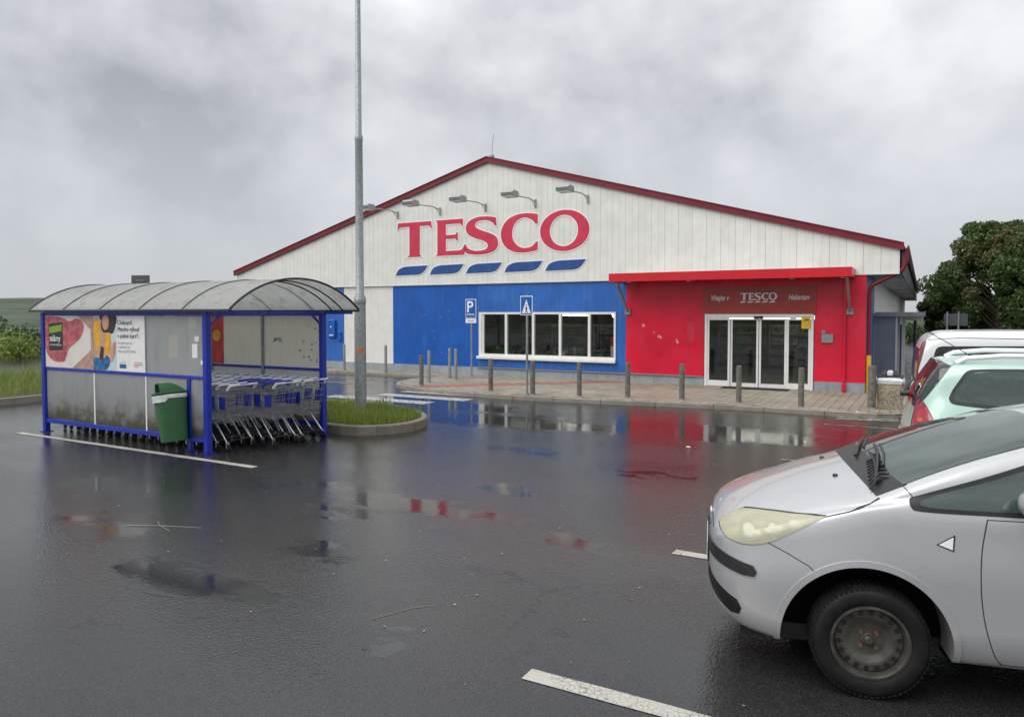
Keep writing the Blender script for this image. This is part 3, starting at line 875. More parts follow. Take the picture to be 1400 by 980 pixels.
for (pl, x, wx) in ((L_T, -16.93, 1.56), (L_E, -15.22, 1.26), (L_S, -13.97, 1.35), (L_C, -12.52, 1.43), (L_O, -11.03, 1.76)):
    letter(pl, x, 4.265, wx, 1.26, 'painted_letter', yl, gable, M_letter, .035)
for i in range(5):
    x0 = -17.02 + i * 1.545
    pl = cr([(0, 0), (.12, .20), (.30, .29), (.50, .325)], 5) + [(1.46, .34)] + cr([(1.46, .34), (1.30, .13), (1.14, .04), (.96, .01)], 5)
    letter([pl], x0, 3.61, 1, 1, 'painted_stripe', yl, gable, M_lblue, .028)

# ---- floodlights over the sign
for x in (-16.91, -15.02, -13.13, -11.21, -9.33):
    m = MB(); z = 5.90
    m.tube([(x, FY - .05, z), (x, FY - .55, z + .05), (x, FY - 1.62, z + .0)], .02, 8)
    m.tube([(x, FY - .05, z - .16), (x, FY - .40, z + .06)], .012, 6)
    m.box(x - .04, x + .04, FY - .075, FY - .056, z - .2, z + .08)
    fl = sub(m, 'floodlight', M_galv, smooth=True)
    z -= .17; FYo = FY; FY -= .2
    h = MB()
    h.prism([(FY - 1.75, z + .10), (FY - 1.78, z + .20), (FY - 1.70, z + .27), (FY - 1.42, z + .27), (FY - 1.36, z + .20), (FY - 1.38, z + .08)], x - .21, x + .21, 'yz')
    h.box(x - .05, x + .05, FY - 1.5, FY - 1.36, z + .13, z + .23)
    sub(h, 'lamp_head', M_galv, fl)
    h = MB(); h.box(x - .19, x + .19, FY - 1.74, FY - 1.40, z + .085, z + .105); FY = FYo; sub(h, 'lamp_glass', M_swhite, fl)

# ---- shop window
wx0, wx1, wz0, wz1 = -13.43, -8.39, .76, 2.265
m = MB()
for (a, b, c, d) in ((wx0, wx1, wz1 - .07, wz1), (wx0, wx1, wz0, wz0 + .08)): m.box(a, b, FY - .03, FY + .09, c, d)
muls = (-12.35, -11.31, -10.32, -9.29)
m.box(wx0, wx0 + .11, FY - .03, FY + .09, wz0 + .08, wz1 - .07); m.box(wx1 - .06, wx1, FY - .03, FY + .09, wz0 + .08, wz1 - .07)
m.box(wx0 + .11, wx0 + .19, FY - .005, FY + .09, wz0 + .08, wz1 - .07)
for x in muls: m.box(x - .04, x + .04, FY - .028, FY + .09, wz0 + .08, wz1 - .07)
win = sub(m, 'shop_window', M_frame)
edges = [wx0 + .19] + [q for x in muls for q in (x - .04, x + .04)] + [wx1 - .06]
for i in range(5):
    g = MB(); g.box(edges[2 * i], edges[2 * i + 1], FY + .035, FY + .043, wz0 + .08, wz1 - .07)
    sub(g, 'pane', M_glass, win)
m = MB(); m.cbox(wx0 - .05, wx1 + .02, FY - .13, FY - .032, wz0 - .10, wz0 - .002, .012); sub(m, 'window_sill', M_frame, win)

# ---- automatic door
dx0, dx1, dz1 = -5.60, -2.62, 2.20
m = MB()
m.box(dx0, dx0 + .07, FY - .045, FY + .1, SWZ, dz1 - .12); m.box(dx1 - .07, dx1, FY - .045, FY + .1, SWZ, dz1 - .12)
m.box(dx0, dx1, FY - .045, FY + .1, dz1 - .12, dz1)
door = sub(m, 'automatic_door', M_frame)
leaf = [(dx0 + .075, -4.875, -.01), (-4.865, -4.085, .03), (-4.065, -3.325, .03), (-3.315, dx1 - .075, -.01)]
for k, (a, b, yo) in enumerate(leaf):
    m = MB(); f_ = .055; bt = .16 if k in (0, 3) else .11
    z0, z1 = SWZ + .012, dz1 - .125
    m.box(a, a + f_, FY + yo - .02, FY + yo + .02, z0, z1); m.box(b - f_, b, FY + yo - .02, FY + yo + .02, z0, z1)
    m.box(a + f_, b - f_, FY + yo - .02, FY + yo + .02, z0, z0 + bt); m.box(a + f_, b - f_, FY + yo - .02, FY + yo + .02, z1 - .045, z1)
    sub(m, 'door_leaf', M_frame, door)
    m = MB(); m.box(a + f_, b - f_, FY + yo - .004, FY + yo + .004, z0 + bt, z1 - .045); sub(m, 'pane', M_glass, door)
m = MB(); m.cbox(-4.2, -3.95, FY - .10, FY - .046, dz1 - .13, dz1 - .06, .01); sub(m, 'motion_sensor', M_black, door)
m = MB(); m.box(-2.93, -2.70, FY - .052, FY - .0475, 1.80, 2.13); st = sub(m, 'yellow_sticker', M_yellow, door)
off = Vector((-13.04, FY, SWZ))
put('sticker_mark', curve_mesh([[(.02, .02), (.09, .07), (.14, .07), (.16, .10), (.07, .10)]], .0008), M_black, door, (-2.90 - off.x, FY - .0545 - off.y, 1.96 - off.z))
m = MB(); m.box(-5.0, -3.2, FY - .62, FY - .1, SWZ + .0045, SWZ + .02)
tag(m.build('door_mat', M_mat), 'thin black mat lying before the glass entrance door', 'mat')

# red board over the door with its wording
m = MB(); m.box(-5.66, -2.56, FY - .055, FY - .0315, 2.205, 2.97); board = sub(m, 'sign_board', M_redsign)
sy = FY - .0585
for (pl, x, wx) in ((L_T, 0, .205), (L_E, .225, .165), (L_S, .39, .175), (L_C, .58, .185), (L_O, .775, .225)):
    letter(pl, -4.58 + x, 2.60, wx, .20, 'sign_letter', sy, board, M_swhite, None, .0015)
for i in range(5):
    pl = [(0, 0), (.05, .04), (.18, .045), (.145, .008)]
    letter([pl], -4.60 + i * .2, 2.525, 1, 1, 'sign_stripe', sy, board, M_swhite, None, .0015)
for (tx, x, al) in (('Vítejte v', -5.44, 'LEFT'), ('Habartov', -2.74, 'RIGHT')):
    put('sign_text', text_mesh(tx, .21, .0015, .35, al, .003, 1.0), M_swhite, board, (x - off.x, sy - off.y, 2.60 - off.z), (.74 if al == 'LEFT' else .68, 1, 1))

# meter box, alarm, chips of paint
m = MB(); m.cbox(-2.41, -2.12, FY - .075, FY - .031, 1.42, 1.66, .008); m.box(-2.41, -2.32, FY - .06, FY - .031, 1.665, 1.76); sub(m, 'meter_box', M_steel)
m = MB(); m.cyl((-2.27, FY - .06, 2.24), (-2.27, FY - .031, 2.24), .04, n=12); sub(m, 'alarm_knob', M_red)
def chips(name, pts, mat, parent):
    m = MB()
    for (x, z, r, y) in pts:
        n = 9; rn = [r * random.uniform(.6, 1.2) for _ in range(n)]
        m.add([(x + rn[i] * math.cos(6.283 * i / n), y, z + rn[i] * math.sin(6.283 * i / n)) for i in range(n)], [tuple(range(n))])
    return sub(m, name, mat, parent, kind='stuff', recalc=False)
M_chipr = PM('bare_patch_pink', (.62, .35, .36), .6, var=.1)
M_chipb = PM('bare_patch_blue', (.10, .25, .52), .6, var=.2)
chips('bare_paint_patch', [(-7.48, 1.86, .055, FY - .0325), (-7.0, 1.52, .05, FY - .0325), (-6.93, 1.50, .045, FY - .0325), (-7.15, 1.64, .03, FY - .0325), (-6.42, 1.36, .05, FY - .0325), (-6.44, 1.42, .028, FY - .0325)], M_chipr, red1)
chips('bare_paint_patch', [(random.gauss(-15.2, .9), random.uniform(.5, 2.4), random.uniform(.012, .028), FY - .0025) for _ in range(24)], M_chipb, blue_wall)
m = MB(); m.box(-6.12, -5.9, FY - .034, FY - .0305, 1.36, 1.98); sub(m, 'repaint_patch', PM('repaint_red', (.58, .03, .05), .35), red1)
# wall boxes on the far left blue wall
m = MB(); m.cbox(-20.35, -20.0, FY - .1, FY - .002, 1.28, 1.98, .02); wb_ = sub(m, 'post_box', M_blue)
m = MB(); m.box(-20.28, -20.08, FY - .105, FY - .1, 1.36, 1.40); m.cyl((-20.2, FY - .106, 1.7), (-20.2, FY - .1, 1.7), .03); sub(m, 'box_slot', M_swhite, wb_)
m = MB(); m.cbox(-19.88, -19.72, FY - .06, FY - .002, 1.15, 1.5, .01); sub(m, 'wall_box', M_blue)

# ---- entrance canopy
cy0 = FY - 1.15; cz0, cz1 = 3.155, 3.37
cxa, cxb = -8.18, -1.60
m = MB()
m.box(cxa, cxb, cy0, cy0 + .03, cz0, cz1 + .03); m.box(cxa, cxa + .03, cy0 + .03, FY - .055, cz0, cz1 + .03); m.box(cxb - .03, cxb, cy0 + .03, FY - .055, cz0, cz1 + .03)
can = sub(m, 'entrance_canopy', M_redc)
m = MB(); n = 90; vs_ = []
for i in range(n + 1):
    x = cxa + .035 + (cxb - cxa - .07) * i / n; z = cz0 + .085 + (.03 if i % 4 in (1, 2) else 0)
    vs_ += [(x, cy0 + .03, z), (x, FY - .06, z + .03)]
m.add(vs_, [(2 * i, 2 * i + 1, 2 * i + 3, 2 * i + 2) for i in range(n)]); sub(m, 'corrugated_sheet', M_soffit, can, recalc=False)
for x in (-7.7, -5.9, -3.1, -1.85):
    m = MB(); m.obox((x, cy0 + .04, cz0 + .04), (x, FY - .05, cz0 + .06), .07, .08); sub(m, 'canopy_beam', M_steel, can)
    m = MB(); m.cyl((x + .02, cy0 + .35, cz0 - .02), (x + .02, cy0 + .35, cz0 + .0), .05, n=12); sub(m, 'downlight', M_swhite, can)
for x in (-7.98, -1.72):
    m = MB(); m.obox((x, cy0 + .12, cz0 - .0), (x, FY - .07, 2.28), .06, .06); m.cbox(x - .09, x + .09, FY - .09, FY - .031, 2.18, 2.36, .01); sub(m, 'canopy_strut', M_steel, can)

# ---- interior seen through the glass
m = MB(); m.box(BX0 + .26, BX1 - .26, FY + .26, FY + 16, .03, .095); sub(m, 'interior_floor', M_infloor)
m = MB(); m.box(BX0 + .26, BX1 - .26, FY + 16, FY + 16.1, .1, 3.2); sub(m, 'interior_wall', M_inwall)
m = MB(); m.box(BX0 + .26, BX1 - .26, FY + .26, FY + 16, 3.12, 3.2); sub(m, 'interior_ceiling', M_inwall)
m = MB(); m.box(-7.9, -7.8, FY + .26, FY + 6, .1, 3.12); sub(m, 'interior_wall', M_inwall)
for y in (FY + 2.2, FY + 4.6, FY + 7.2, FY + 10.5):
    for x in (-15.5, -13.2, -10.9, -8.6, -6.2, -3.9):
        m = MB(); m.box(x - .75, x + .75, y - .05, y + .05, 2.78, 2.84); sub(m, 'tube_light', M_tubedim)
for (x, y, z, l_) in ((-11.2, FY + 3.4, 2.15, .45), (-9.3, FY + 3.6, 2.10, .6), (-8.9, FY + 2.4, 2.17, .5), (-10.3, FY + 6.8, 2.17, .9), (-12.6, FY + 6.2, 2.16, .6), (-4.9, FY + 4.4, 2.06, 1.0), (-2.9, FY + 4.4, 2.06, .8), (-3.6, FY + 7.4, 2.12, 1.2)):
    m = MB(); m.box(x - l_, x + l_, y - .03, y + .03, z - .02, z + .02); sub(m, 'tube_light', M_tube)
    m = MB()
    for q in (-.7, .7): m.cyl((x + q * l_, y, z + .021), (x + q * l_, y, 3.12), .006, n=5)
    sub(m, 'light_hanger', M_dark, kind='stuff')
def shelf(x, y, n, label, grp, rz=0, mat=M_goods):
    r = empty('shelving_unit', (x, y, .095), rz, label, 'shelf', grp)
    m = MB(); m.box(-.95, -.92, -.2, .2, 0, 1.7); m.box(.92, .95, -.2, .2, 0, 1.7); m.box(-.92, .92, .16, .19, 0, 1.7)
    for k in range(4): m.box(-.92, .92, -.2, .16, .12 + k * .4, .15 + k * .4)
    m.build('rack', M_shelf, r)
    g = MB(); rn = random.Random(n)
    for k in range(4):
        xx = -.9
        while xx < .8:
            w_ = rn.uniform(.08, .22); h_ = rn.uniform(.14, .3); g.box(xx, xx + w_ - .01, -.16, .1, .152 + k * .4, .152 + k * .4 + h_); xx += w_
    g.build('goods', mat, r, kind='stuff')
for i, (x, y) in enumerate(((-12.3, FY + 5.5), (-10.2, FY + 5.6), (-8.9, FY + 8), (-14.2, FY + 6.5), (-6.4, FY + 9), (-4.3, FY + 8.5), (-3.0, FY + 6.5))):
    shelf(x, y, i, 'grey metal shelving unit full of packaged goods inside the shop', 'shelving inside the shop')
def counter(x, y, label):
    r = empty('checkout_counter', (x, y, .095), 0, label, 'counter', 'checkouts behind the shop window')
    m = MB(); m.cbox(-.35, .35, -.9, .9, 0, .82, .02); m.build('body', M_gpanel, r)
    m = MB(); m.box(-.38, .38, -.93, .93, .822, .86); m.build('top', M_dark, r)
    m = MB(); m.cbox(-.2, .2, .2, .3, .95, 1.3, .02); m.obox((0, .25, .86), (0, .25, .96), .05, .05); m.build('screen', M_dark, r)
for x in (-12.6, -11.0, -9.5): counter(x, FY + 1.9, 'low grey checkout counter with dark top behind the shop window')
m = MB(); m.box(-9.75, -9.2, FY + .35, FY + .36, 1.55, 1.9); m2 = m
for i_, x in enumerate((-12.75, -11.8, -10.8, -9.8, -8.9)):
    r_ = empty('display_table', (x, FY + .75, .095), 0, 'low table piled with goods just inside the shop window', 'table', 'goods tables inside the window')
    m = MB(); m.box(-.42, .42, -.25, .25, .62, .66)
    for (a_, b_) in ((-.38, -.2), (.38, -.2), (-.38, .2), (.38, .2)): m.box(a_ - .02, a_ + .02, b_ - .02, b_ + .02, 0, .62)
    m.build('table_frame', M_shelf, r_)
    rn = random.Random(i_ + 50); m = MB()
    for k in range(16):
        a_, b_ = rn.uniform(-.38, .25), rn.uniform(-.22, .1); w_, h_ = rn.uniform(.06, .16), rn.uniform(.06, .3)
        m.cur = rn.choice((0, 0, 1, 2, 3)); m.box(a_, a_ + w_, b_, b_ + .1, .661, .661 + h_)
    m.build('goods', [M_goods, M_paper, M_shelf, M_bin], r_, kind='stuff')
po_ = empty('window_poster', (-8.60, FY + .10, .86), 0, 'narrow red and white poster standing at the right end of the shop window', 'poster')
m = MB(); m.box(0, .15, 0, .01, .32, .62); m.build('red_half', M_red, po_)
m = MB(); m.box(0, .15, 0, .01, 0, .319); m.build('white_half', M_paper, po_)
bx = empty('produce_crate', (-13.0, FY + .75, .095), 0, 'green stacked crates inside the window by its white left edge', 'crate')
for k in range(3):
    m = MB(); m.cbox(-.25, .25, -.18, .18, .31 * k, .31 * k + .295, .02); m.build('crate_tier', M_bin, bx)

# loading annexe on the right flank
ax = empty('loading_annexe', (-1.30, 27.0, SWZ), 0, 'flat-roofed grey loading annexe with open frame on the side of the shop', 'annexe')
def axs(m, name, mat): return m.build(name, mat, ax, fn=lambda p: (p[0] + 1.30, p[1] - 27.0, p[2] - SWZ))
m = MB(); m.box(-1.32, -.74, 25.2, 25.28, SWZ, 2.13); axs(m, 'front_panel', M_gpanel)
m = MB(); m.box(-.738, -.69, 25.18, 25.30, SWZ, 2.13); axs(m, 'panel_edge', M_white)
m = MB(); m.box(-1.3, .02, 25.12, 34.5, 2.14, 2.22); axs(m, 'roof_slab', M_gpanel)
m = MB(); m.box(-1.3, .05, 25.06, 25.1, 2.13, 2.26); axs(m, 'roof_edge', M_steel)
m = MB(); m.box(-.60, -.50, 26.6, 26.7, SWZ, 2.0); m.box(-.60, 0, 26.6, 26.7, 2.001, 2.13); axs(m, 'door_frame', M_white)
m = MB(); m.box(-.64, -.60, 27.0, 29.2, SWZ + .05, 1.85); axs(m, 'blue_door', M_blue)
m = MB(); m.box(-1.3, -.66, 26.8, 34.4, SWZ, 2.13); axs(m, 'rear_wall', M_white)
m = MB(); m.cyl((-.25, 29.5, SWZ), (-.25, 29.5, 2.14), .05, n=12); axs(m, 'post', M_dark)

# aerial and lightning rod on the roof
ta = empty('roof_aerial', (-21.0, 24.2, 5.28), 0, 'thin television aerial with short rods on the left roof slope', 'aerial')
m = MB(); m.cyl((0, 0, 0), (0, 0, 1.0), .018, n=8); m.build('mast', M_steel, ta)
m = MB(); m.cyl((-.55, .0, .82), (.25, .0, .82), .012, n=6)
for k in range(6): m.cyl((-.5 + k * .14, -.2, .82), (-.5 + k * .14, .2, .82), .007, n=5); m.cyl((-.5 + k * .14, 0, .72), (-.5 + k * .14, 0, .92), .007, n=5)
m.build('boom', M_steel, ta)
m = MB(); m.tube([(-12.95, FY + .1, 7.55), (-12.95, FY + .1, 8.0), (-12.9, FY + .1, 8.35)], .008, 6); m.box(-13.02, -12.88, FY + .02, FY + .12, 7.55, 7.62)
sub(m, 'lightning_rod', M_steel)

# ------------------------------------------------------------------ trolley shelter
SX, SY = -9.80, 7.65
SL, SW_ = 4.55, 2.2        # length (towards -X), depth
SH = .15                   # the end frame stands slightly askew
shelter = empty('trolley_shelter', (SX, SY, 0), 0, 'blue framed trolley shelter with arched milky roof and posters on its side', 'shelter')
def shf(p): return (p[0] + SH * p[1], p[1], p[2])
def sb(m, name, mat, parent=shelter, **k): return m.build(name, mat, parent, fn=shf, **k)
ez = 2.25
for (x, y) in ((0, 0), (-SL, 0), (0, SW_), (-SL, SW_)):
    m = MB(); m.cbox(x - .045, x + .045, y - .045, y + .045, .012, ez - .02, .006); m.box(x - .08, x + .08, y - .08, y + .08, .004, .012)
    sb(m, 'post', M_sblue)
m = MB(); m.cbox(-.46, -.38, -.03, .03, .012, 1.16, .006); m.box(-.48, -.36, -.05, .05, .004, .012); sb(m, 'post', M_sblue)
for y in (0, SW_):
    for (z0, z1) in ((ez - .07, ez), (1.165, 1.215), (.17, .25)):
        m = MB(); m.cbox(-SL + .046, -.046, y - .025, y + .025, z0, z1, .005); sb(m, 'rail', M_sblue)
for x in (0, -SL):
    m = MB(); m.cbox(x - .03, x + .03, .046, SW_ - .046, ez - .08, ez - .005, .005); sb(m, 'rail', M_sblue)
    for s_ in (0, 1):
        y0 = .04 if s_ == 0 else SW_ - .04; y1 = .22 if s_ == 0 else SW_ - .22
        m = MB(); m.obox((x, y0, ez - .24), (x, y1, ez - .07), .04, .025); sb(m, 'corner_brace', M_sblue)
m = MB(); m.cbox(-SL - .02, -SL + .02, .046, SW_ - .046, 1.165, 1.215, .004); sb(m, 'rail', M_sblue)
# barred lower rail at the back, seen past the trolleys
m = MB(); m.cyl((-1.2, SW_ - .06, .62), (-.05, SW_ - .06, .62), .018, n=8); sb(m, 'stop_bar', M_steel)
# panes
xs = [-SL + .05, -2.98, -1.52, -.05]
for i in range(3):
    a, b = xs[i] + .012, xs[i + 1] - .012
    m = MB(); m.box(a, b, -.006, .006, .26, 1.16); sb(m, 'pane', M_pc)
    m = MB(); m.box(a, b, SW_ - .006, SW_ + .006, .21, 1.16); sb(m, 'pane', M_pc)
    m = MB(); m.box(a, b, SW_ - .006, SW_ + .006, 1.22, ez - .08); sb(m, 'pane', M_pcback)
    m = MB(); m.box(a, b, -.006, .006, 1.22, ez - .08); sb(m, 'pane', M_pcu)
for x in xs[1:3]:
    m = MB(); m.box(x - .014, x + .014, -.016, .016, .205, 1.16); sb(m, 'mullion', M_frame)
    m = MB(); m.box(x - .014, x + .014, -.014, .012, 1.22, ez - .08); sb(m, 'mullion', M_steel)
    m = MB(); m.box(x - .03, x + .03, SW_ - .03, SW_ + .02, .205, ez - .08); sb(m, 'mullion', M_steel)
m = MB(); m.box(-SL - .006, -SL + .006, .06, SW_ - .06, .21, 1.16); sb(m, 'pane', M_pc)
m = MB(); m.box(-SL - .006, -SL + .006, .06, SW_ - .06, 1.22, ez - .09); sb(m, 'pane', M_pcu)
# arched roof
ry0, ry1, rise = -.13, SW_ + .13, .50
rx0, rx1 = -SL - .22, .72
def arch(t):
    y = ry0 + (ry1 - ry0) * t
    c = (ry1 - ry0) / 2; rad = (c * c + rise * rise) / (2 * rise); yc = (ry0 + ry1) / 2
    return y, ez + .02 + math.sqrt(max(rad * rad - (y - yc) ** 2, 0)) - (rad - rise)
NR = 24; nsec = 5
for k in range(nsec):
    xa = rx0 + (rx1 - rx0) * k / nsec + .004; xb = rx0 + (rx1 - rx0) * (k + 1) / nsec - .004
    m = MB(); vs_ = []; fs = []
    for i in range(NR + 1):
        y, z = arch(i / NR)
        for x in (xa, xb):
            vs_ += [(x, y, z), (x, y, z + .010)]
    for i in range(NR):
        b = 4 * i; c = b + 4
        fs += [(b, b + 2, c + 2, c), (b + 1, c + 1, c + 3, b + 3), (b, c, c + 1, b + 1), (b + 2, b + 3, c + 3, c + 2)]
    fs += [(0, 1, 3, 2), (4 * NR, 4 * NR + 2, 4 * NR + 3, 4 * NR + 1)]
    m.add(vs_, fs); sb(m, 'roof_sheet', M_pcroof, smooth=True, angle=60)
for k in range(nsec + 1):
    x = rx0 + (rx1 - rx0) * k / nsec
    m = MB(); P_ = [(x, arch(i / NR)[0], arch(i / NR)[1] + .012) for i in range(NR + 1)]
    m.tube(P_, .012 if 0 < k < nsec else .018, 6); sb(m, 'roof_rib', M_dark, smooth=True)
for x in (.36, .10):
    m = MB(); m.tube([(x, arch(i / NR)[0], arch(i / NR)[1] - .016) for i in range(NR + 1)], .012, 6); sb(m, 'roof_rib', M_dark, smooth=True)
for t in (0, 1):
    y, z = arch(t); m = MB(); m.box(rx0, rx1, y - .02, y + .02, z - .03, z + .004); sb(m, 'eaves_bar', M_dark)
for y in (.0, SW_):
    m = MB(); m.cbox(.046, rx1 - .02, y - .02, y + .02, ez - .05, ez - .005, .004); sb(m, 'roof_arm', M_sblue)

# posters on the front upper panes (flat print)
def meat():
    t = NT('poster_meat'); p = t.pos()
    v = t.n('ShaderNodeTexVoronoi'); t.l(p, v.inputs['Vector']); v.inputs['Scale'].default_value = 55
    n = t.noise(p, 9, 6, .7)
    c = t.mix(t.ss(n, .35, .65), (.30, .035, .06), (.52, .15, .17))
    c = t.mix(t.ss(v.outputs['Distance'], .28, .12), c, (.70, .42, .40))
    return t.done(t.bsdf(c, .5))
M_meat = meat()
M_wood = PM('poster_wood', (.42, .27, .21), .5, var=.2, vs=12)
M_board = PM('poster_board_white', (.66, .63, .58), .5, var=.05)
M_lgreen = PM('poster_green', (.20, .36, .03), .5, var=.2, vs=30)
M_pskin = PM('poster_skin', (.52, .30, .20), .5, var=.15, vs=8)
M_pyel = PM('poster_yellow', (.72, .38, .015), .5, var=.15, vs=8)
M_phair = PM('poster_dark', (.03, .022, .02), .5, var=.3, vs=9)
M_pblue = PM('poster_blue', (.02, .13, .30), .5, var=.5, vs=14)
M_ppale = PM('poster_pale_blue', (.50, .60, .64), .5, var=.1, vs=5)
M_pink = PM('poster_pink', (.60, .25, .20), .5, var=.25, vs=10)
M_ptxt = PM('poster_navy_text', (.045, .05, .13), .5)
M_pgrey = PM('poster_grey_text', (.30, .31, .36), .5)
M_pred = PM('poster_red', (.55, .05, .05), .5, var=.3, vs=6)
pz0, pz1 = 1.222, ez - .078
def poster(name, x0, x1, mat, label):
    r = empty(name, (SX + x0, SY - .014, pz0), 0, label, 'poster')
    m = MB(); m.box(0, x1 - x0, -.003, .003, 0, pz1 - pz0); m.build('sheet', mat, r)
    return r
def flat(r, poly, mat, lay, name='print'):
    m = MB(); m.add([(x, -.0035 - .0012 * lay, z) for x, z in poly], [tuple(range(len(poly)))]); m.build(name, mat, r, recalc=False)
h = pz1 - pz0
p1 = poster('salami_poster', -SL + .055, -2.99, M_wood, 'poster of sliced salami on a white board with a black label')
flat(p1, [(0, 0), (.86, 0), (1.44, .34), (1.44, .70), (1.06, h), (0, h)], M_board, 1)
flat(p1, cr([(0, .40), (.06, .24), (.22, .13), (.42, .10), (.62, .12), (.70, .24), (.78, .36), (.98, .46), (1.16, .58), (1.24, .74), (1.18, .86), (1.02, .90), (.80, .85), (.62, .90), (.40, .93), (.12, .94), (0, .94)], 5), M_meat, 2)
flat(p1, [(.12, .30), (.58, .32), (.58, .83), (.12, .80)], M_phair, 3)
flat(p1, [(.14, .62), (.55, .67), (.55, .79), (.14, .74)], M_lgreen, 4)
put('print_text', text_mesh('salámy', .165, .0004, 0, 'LEFT', .0012), M_swhite, p1, (.15, -.0095, .48), (.80, 1, 1))
put('print_text', text_mesh('od řezníka každý den', .045, .0004), M_swhite, p1, (.15, -.0095, .40))
p2 = poster('card_poster', -2.97, -1.53, M_paper, 'white poster with a photo of a shopper in yellow and navy lines of text')
flat(p2, [(0, 0), (.66, 0), (.66, h), (0, h)], M_ppale, 1)
flat(p2, cr([(.0, .30), (.0, .85), (.10, .92), (.22, .86), (.30, .70), (.46, .66), (.52, .40), (.40, .25), (.20, .12), (.0, .08)], 5), M_pskin, 2)
flat(p2, [(.04, .40), (.02, .80), (.12, .88), (.20, .82), (.18, .40)], M_pyel, 3)
flat(p2, [(.34, .26), (.36, .66), (.50, .70), (.48, .28)], M_pyel, 3)
flat(p2, cr([(.24, .86), (.20, h), (.66, h), (.62, .72), (.54, .64), (.46, .66), (.30, .66), (.24, .74), (.23, .78)], 4), M_phair, 4)
flat(p2, cr([(.26, .84), (.30, .94), (.42, .95), (.46, .86), (.44, .74), (.34, .70), (.28, .76)], 4), M_pskin, 5)
flat(p2, [(.16, .18), (.22, .42), (.30, .40), (.28, .16)], M_phair, 4)
flat(p2, cr([(.0, .0), (.0, .18), (.10, .22), (.24, .18), (.40, .26), (.48, .16), (.38, .02), (.2, 0)], 4), M_pblue, 5)
flat(p2, [(.46, .20), (.58, .50), (.65, .50), (.62, .30), (.52, .14)], M_pink, 5)
put('print_text', text_mesh('Clubcard.\nMnoho výhod\nv jedné kartě.', .108, .0004, 0, 'LEFT', .0, 1, 1.05), M_ptxt, p2, (.70, -.009, .80))
put('print_text', text_mesh('Zaregistrujte se\nv obchodě na\ntesco.cz ještě dnes!', .062, .0004, 0, 'LEFT', 0, 1, 1.15), M_pgrey, p2, (.70, -.009, .47))
flat(p2, [(.74, .05), (.93, .05), (.93, .12), (.74, .12)], M_pblue, 1); flat(p2, [(.74, .125), (.93, .125), (.91, .18), (.76, .17)], M_ppale, 1)
put('print_text', text_mesh('Tesco Stores ČR\nnakupujte výhodně\nkaždý den', .032, .0004), M_pred, p2, (1.14, -.009, .15))
# back wall poster, red
r3 = empty('red_poster', (SX - 2.62 + SH * SW_, SY + SW_ - .02, pz0), 0, 'red food poster on the inside of the shelter back wall', 'poster')
m = MB(); m.box(-1.5, .0, -.003, .003, 0, h); m.build('sheet', M_pred, r3)
for k in range(9):
    cx_, cz_, q = random.uniform(-1.4, -.1), random.uniform(.1, .85), random.uniform(.06, .14)
    flat(r3, [(cx_ + q * math.cos(i * .7), cz_ + q * math.sin(i * .7)) for i in range(9)], random.choice([M_pink, M_pyel, M_phair, M_pred]), 1 + k)
# notices
for (x, z, w_, h_, mt) in ((-.92, 1.48, .23, .38, M_pcback), (-.34, 1.50, .13, .23, M_paper), (-.28, 1.76, .11, .09, M_board), (-.42, 1.98, .21, .19, M_pcback), (-.14, 1.40, .08, .07, M_paper)):
    m = MB(); m.add([(x, -.0085, z), (x + w_, -.0087, z + .01), (x + w_, -.0085, z + h_), (x, -.0088, z + h_ - .005)], [(0, 1, 2, 3)]); sb(m, 'stuck_notice', mt, recalc=False)
m = MB()
for k in range(7):
    a = random.uniform(0, 6.28); q = random.uniform(.05, .12)
    m.tube([(-1.13 + q * math.cos(a + i) * 1.2, SW_ - .012, 1.72 + .5 * q * math.sin(2 * a + i * 1.7)) for i in range(5)], .004, 4)
for k in range(14):
    x, z = random.uniform(-.6, -.12), random.uniform(1.3, 2.05); m.box(x, x + random.uniform(.02, .06), SW_ - .011, SW_ - .009, z, z + random.uniform(.01, .05))
sb(m, 'scribble', M_pgrey, kind='stuff')

# ------------------------------------------------------------------ litter bin hung on the shelter
bn = empty('litter_bin', (SX - .47, SY - .25, .20), 0, 'green plastic litter bin with white bag hung on the trolley shelter', 'bin')
bn.rotation_euler = (R(-8.5), R(-3), R(70))
bn.scale = (.86, .86, .93)
def dring(w_, d_, z, n=20):
    pts = []
    for i in range(n):
        t = 2 * math.pi * i / n; c, s_ = math.cos(t), math.sin(t)
        pts.append((w_ * math.copysign(abs(c) ** .55, c), d_ * math.copysign(abs(s_) ** .55, s_), z))
    return pts
def loft(m, rings, cap=True):
    n = len(rings[0]); b = len(m.v); vs_ = [p for r in rings for p in r]
    fs = [(k * n + i, k * n + (i + 1) % n, (k + 1) * n + (i + 1) % n, (k + 1) * n + i) for k in range(len(rings) - 1) for i in range(n)]
    if cap: fs += [tuple(range(n - 1, -1, -1)), tuple(range((len(rings) - 1) * n, len(rings) * n))]
    m.add(vs_, fs); return m
m = loft(MB(), [dring(.17, .14, .03), dring(.215, .165, .0), dring(.22, .17, .03), dring(.262, .20, .72), dring(.275, .21, .73), dring(.275, .21, .77)][1:]); m.build('tub', M_bin, bn, smooth=True, angle=40)
m = MB(); rg = []
for z, gq in ((.725, .278), (.75, .285), (.775, .29), (.79, .27)):
    rg.append([(x * (gq / .275) + random.uniform(-.006, .006), y * (gq / .275) * 1.02, zz_ + random.uniform(-.035, .02) * (1 if z < .71 else .25) - (.05 if x < -.1 and z < .75 else 0)) for x, y, zz_ in dring(.275, .21, z, 30)])
loft(m, rg, False); m.build('bag', M_bag, bn, smooth=True)
